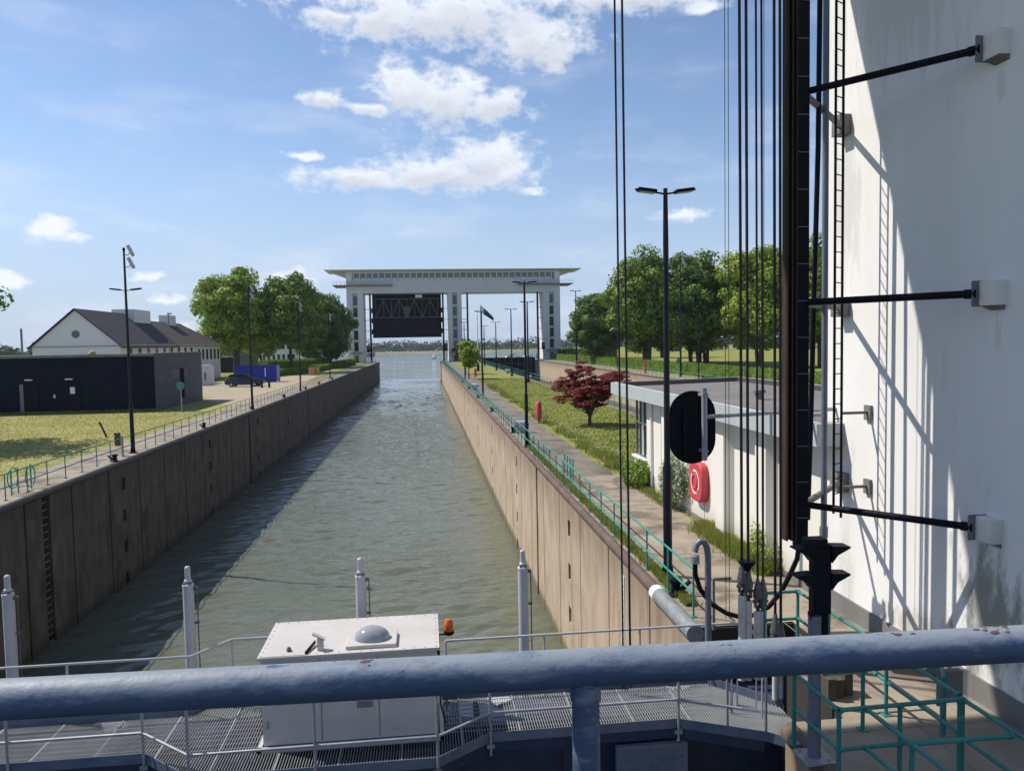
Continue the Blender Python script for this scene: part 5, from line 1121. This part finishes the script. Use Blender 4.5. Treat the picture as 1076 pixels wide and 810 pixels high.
for k in range(33):
    x = -22.3 + 2.01*k; g.box(x, x+.28, Y0+.02, Y0+.4, 26.5, 28.9); g.box(x, x+.28, Y1-.4, Y1-.02, 26.5, 28.9)
g.box(-22.6, 43.2, Y0+.03, Y0+.35, 28.75, 29.2); g.box(-22.6, 43.2, Y1-.35, Y1-.03, 28.75, 29.2); g.build('window_frame', whitep_m, t)
g = G(); g.box(-22.6, 43.2, Y0+.6, Y0+.66, 26.5, 29.1); g.build('window_band', mat('band_glass', (.16, .19, .22), .15, spec=.7), t)
g = G()
for k in range(32): x = -22.0+2.01*k; g.box(x+.1, x+1.6, Y0+.5, Y0+.59, 26.55, 27.2)
g.build('blind', whitep_m, t)
g = G()
v = [(-31.0, Y0-2.5, 29.75), (51.8, Y0-2.5, 29.75), (51.8, Y1+2.5, 29.75), (-31.0, Y1+2.5, 29.75), (-31.0, Y0-2.5, 29.55), (51.8, Y0-2.5, 29.55), (51.8, Y1+2.5, 29.55), (-31.0, Y1+2.5, 29.55), (-24.2, Y0, 29.21), (44.7, Y0, 29.21), (44.7, Y1, 29.21), (-24.2, Y1, 29.21)]
g.add(v, [(0, 1, 2, 3), (0, 4, 5, 1), (1, 5, 6, 2), (2, 6, 7, 3), (3, 7, 4, 0), (4, 8, 9, 5), (5, 9, 10, 6), (6, 10, 11, 7), (7, 11, 8, 4)]); fixn(g.build('roof', fargate_m, t, flat=True))
for s, a, bq in ((-1, -24.5, -29.3), (1, 45, 50)):
    g = G(); g.prism([(a, 29.2), (bq, 29.45), (bq, 29.3), (a, 27.6)], 1, Y0+1.2, Y1-1.2); fixn(g.build('roof_bracket', fargate_m, t, flat=True))
for a, bq in ((-28.6, -9.8), (31.0, 49.2)):
    g = G(); g.box(a, bq, Y0-1.4, Y0-.02, 24.7, 25.0); g.box(a, -24.52 if a < 0 else bq, Y0-.02, Y1, 24.7, 25.0) if a < 0 else g.box(45.02, bq, Y0-.02, Y1, 24.7, 25.0); g.build('balcony', plinth_m, t)
    g = G()
    n = int((bq-a)/1.2)
    for k in range(n+1): x = a + (bq-a)*k/n; g.box(x-.03, x+.03, Y0-1.38, Y0-1.32, 25.0, 26.1)
    for z in (25.55, 26.1): g.box(a, bq, Y0-1.38, Y0-1.33, z-.03, z+.03)
    g.build('balcony_railing', galv_m, t)
for k, x in enumerate((-18.1+.9, 6.3, 14.3, 37.6)):
    t2 = thing('guide_mast', ['dark guide mast left of the raised far gate', 'dark guide mast right of the raised far gate', 'dark guide mast left in the open far bay', 'dark guide mast right in the open far bay'][k], 'guide beam', (x, 251, 0))
    g = G(); g.box(x-.28, x+.28, 251, 251.6, -6, 22.3); g.build('mast', blacks, t2)
    s = -1 if k in (0,) else (1 if k in (1, 3) else -1)
    xe = {0: -19.2, 1: 7.9, 2: 12.4, 3: 39.3}[k]
    for z in (3.5, 6.6, 10.2, 13.6, 17.2):
        g = G(); g.box(min(x, xe), max(x, xe), 251.2, 251.35, z, z+.16); g.build('strut', plinth_m, t2)
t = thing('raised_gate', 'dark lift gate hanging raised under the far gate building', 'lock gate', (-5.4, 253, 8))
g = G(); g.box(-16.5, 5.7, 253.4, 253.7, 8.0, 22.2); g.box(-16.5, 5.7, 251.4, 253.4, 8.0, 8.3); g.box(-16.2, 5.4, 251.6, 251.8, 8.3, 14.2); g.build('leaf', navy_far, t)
for xx, s_ in ((-16.3, -1), (5.5, 1)):
    g = G(); g.box(xx-.2, xx+.2, 251.3, 253.4, 8.3, 22)
    for z in (9.2, 12.8, 16.0): g.box(xx+s_*.1, xx+s_*.6, 251.8, 252.6, z, z+1.6)
    g.build('end_post', navy_far, t)
tm = mat('truss_paint', (.075, .078, .09), .7); 
xs = np.linspace(-15.4, 4.6, 9)
for z in (14.4, 20.4): g = G(); g.box(-16, 5.2, 251.7, 252.0, z, z+.3); g.build('truss_chord', tm, t)
for i in range(8):
    g = G(); zz = (14.5, 20.4) if i % 2 == 0 else (20.4, 14.5); g.beam((xs[i], 251.75, zz[0]), (xs[i+1], 251.75, zz[1]), .28, .28); g.build('truss_diagonal', tm, t)
for i in range(0, 9):
    g = G(); g.box(xs[i]-.1, xs[i]+.1, 251.8, 252.0, 14.5, 20.5); g.build('truss_post', tm, t)
g = G(); g.box(-6.6, -4.4, 251.4, 251.7, 16.0, 18.0); g.box(-6.2, -4.8, 251.4, 251.7, 14.6, 16.0); g.build('lifting_lug', tm, t)
g = G(); g.box(-2.6, -.4, 251.5, 251.9, 20.9, 21.9); g.build('white_box', whitep_m, t)
t = thing('lowered_gate', 'dark lift gate lowered across the second chamber', 'lock gate', (26, 247, 0))
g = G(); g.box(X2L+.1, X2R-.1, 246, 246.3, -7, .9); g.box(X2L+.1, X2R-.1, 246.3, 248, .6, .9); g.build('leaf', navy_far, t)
for k in range(9):
    x = X2L+1.2 + 2.1*k; g = G(); g.box(x-.12, x+.12, 245.8, 245.99, -6.8, .5); g.build('stiffener', tm, t)
for z in (-1.2, -3.4): g = G(); g.box(X2L+.2, X2R-.2, 245.75, 245.79, z, z+.2); g.build('walkway_beam', tm, t)
for k, (x, y, z) in enumerate(((-17.8, 247, 0), (6.9, 247, 0), (13.6, 244, 0), (38.2, 244, 0))):
    t2 = thing('gate_signal', ['red and black signal post at the left tower of the far gate', 'black signal post left of the middle gate tower', 'signal post right of the middle gate tower', 'red signal post left of the right gate tower'][k], 'traffic signal', (x, y, 0))
    g = G(); g.tube([(x, y, 0), (x, y, 3.4)], .1, 8); g.build('post', galv_m, t2); g = G(); g.box(x-.5, x+.5, y-.2, y+.2, 3.4, 5.6); g.build('head', blacks, t2)
    g = G(); g.tube([(x, y-.22, 4.9), (x, y-.25, 4.9)], .28, 12); g.build('red_lens', red_m, t2)

# ---------------------------------------------------------------- boats and far shore
def boat(label, x, y, s, rot, hullm, cat='boat', zc=1.0):
    t = thing('motor_boat', label, cat, (0, 0, 0)); g = G(); st = [(-1, .8, 0.0), (-.4, .95, 0), (.3, .9, 0), (.75, .5, .12), (1, .04, .3)]
    v = []; 
    for (u, w, rz) in st: v += [(u*3.2, -w*1.15, .75+rz), (u*3.2*.93, -w*.75, -.3), (u*3.2*.93, w*.75, -.3), (u*3.2, w*1.15, .75+rz)]
    f = [(0, 1, 2, 3), (16, 19, 18, 17)]
    for i in range(4):
        for k in range(4): a = i*4+k; c = i*4+(k+1) % 4; f.append((a, c, c+4, a+4))
    g.add(v, f); o = fixn(g.build('hull', hullm, None)); o.parent = t
    g = G(); g.prism([(-1.9, .75), (-1.7, 1.55*zc), (.4, 1.6*zc), (1.3, .85)], 1, -.8, .8); o = fixn(g.build('cabin', whitep_m, None)); o.parent = t
    g = G(); g.prism([(-1.5, 1.05), (-1.4, 1.4*zc), (.35, 1.42*zc), (.85, 1.05)], 1, -.82, .82); o = fixn(g.build('window', glass_m, None)); o.parent = t
    g = G(); g.tube([(-.8, 0, 1.5*zc), (-.8, 0, 2.9*zc)], .04, 6); o = g.build('mast', galv_l, None); o.parent = t
    t.scale = (s,)*3; t.location = (x, y, -6.3); t.rotation_euler = (0, 0, rot); return t
b0 = boat('white motor cruiser under way beyond the raised gate', 8.0, 640, 1.6, 1.3, whitep_m, 'boat', 1.3)
boat('long grey-blue ship moored behind the left gate tower', -68, 850, 4.4, .05, toe_m, 'ship', .8)
for k, (x, y, s, r) in enumerate(((62, 560, 1.5, .3), (68, 590, 1.9, -.2), (76, 560, 1.6, .1), (83, 600, 1.4, .6), (92, 580, 1.7, 2.8), (73, 640, 2.0, 3.0))):
    boat(['white boat leftmost in the marina', 'larger white cruiser in the marina', 'low white boat at the marina jetty', 'small white boat behind the third island mast', 'white boat furthest right in the marina', 'white cruiser at the back of the marina'][k], x, y, s, r, whitep_m)
t = thing('jetty', 'dark timber jetty with piles right of the marina boats', 'jetty', (95, 520, -6))
g = G(); g.box(70, 130, 520, 522, -4.6, -4.3); g.build('deck', plinth_m, t)
for k in range(22):
    x = 71+2.8*k; g = G(); g.tube([(x, 519.7, -7), (x, 519.7, -2.2)], .22, 6); g.build('pile', kerb_dark, t)
def far_wood(name, x0, x1, yf, zg, h, n, size, seed):
    R = np.random.default_rng(seed); g = G()
    x = x0
    while x < x1:
        y = yf(x); hh = h*(.55 + .7*R.random()); w = hh*(.5+.5*R.random())
        y += R.random()*40
        leafcloud(g, (x, y, zg+hh*.5), (w, w, hh*.55), n, size, .5, 0, R); x += w*1.15
    return struct(g.build(name, leaf_far, flat=True), 'stuff')
far_wood('far_tree_line', -900, 1500, lambda x: 1230 + 60*math.sin(x*.012), -4.6, 13, 110, 3.2, 1)
far_wood('far_tree_line', -900, 1500, lambda x: 1420 + 90*math.sin(x*.007+1), -4.6, 19, 90, 4.5, 2)
far_wood('willow_scrub', -900, 1500, lambda x: 1165 + 8*math.sin(x*.05), -5.0, 4.5, 24, 1.8, 3)
far_wood('left_tree_line', -1500, -80, lambda x: 420 - x*.55, -0.5, 11, 110, 2.6, 4)
far_wood('right_tree_line', 110, 900, lambda x: 330 + x*.2, -0.5, 9, 90, 2.0, 5)

HAZE = 0.00010
g = G(); g.box(-20000, 20000, -400, 20000, -12, 40); hz_o = g.build('haze', whitep_m, flat=True)
hm = bpy.data.materials.new('haze_air'); hm.use_nodes = True; hn = hm.node_tree; hn.nodes.clear()
pv = hn.nodes.new('ShaderNodeVolumePrincipled'); pv.inputs['Color'].default_value = (0.78, 0.88, 1.0, 1); pv.inputs['Density'].default_value = HAZE; pv.inputs['Anisotropy'].default_value = 0.3
ho = hn.nodes.new('ShaderNodeOutputMaterial'); hn.links.new(pv.outputs[0], ho.inputs['Volume'])
hz_o.data.materials.clear(); hz_o.data.materials.append(hm); struct(hz_o, 'stuff')
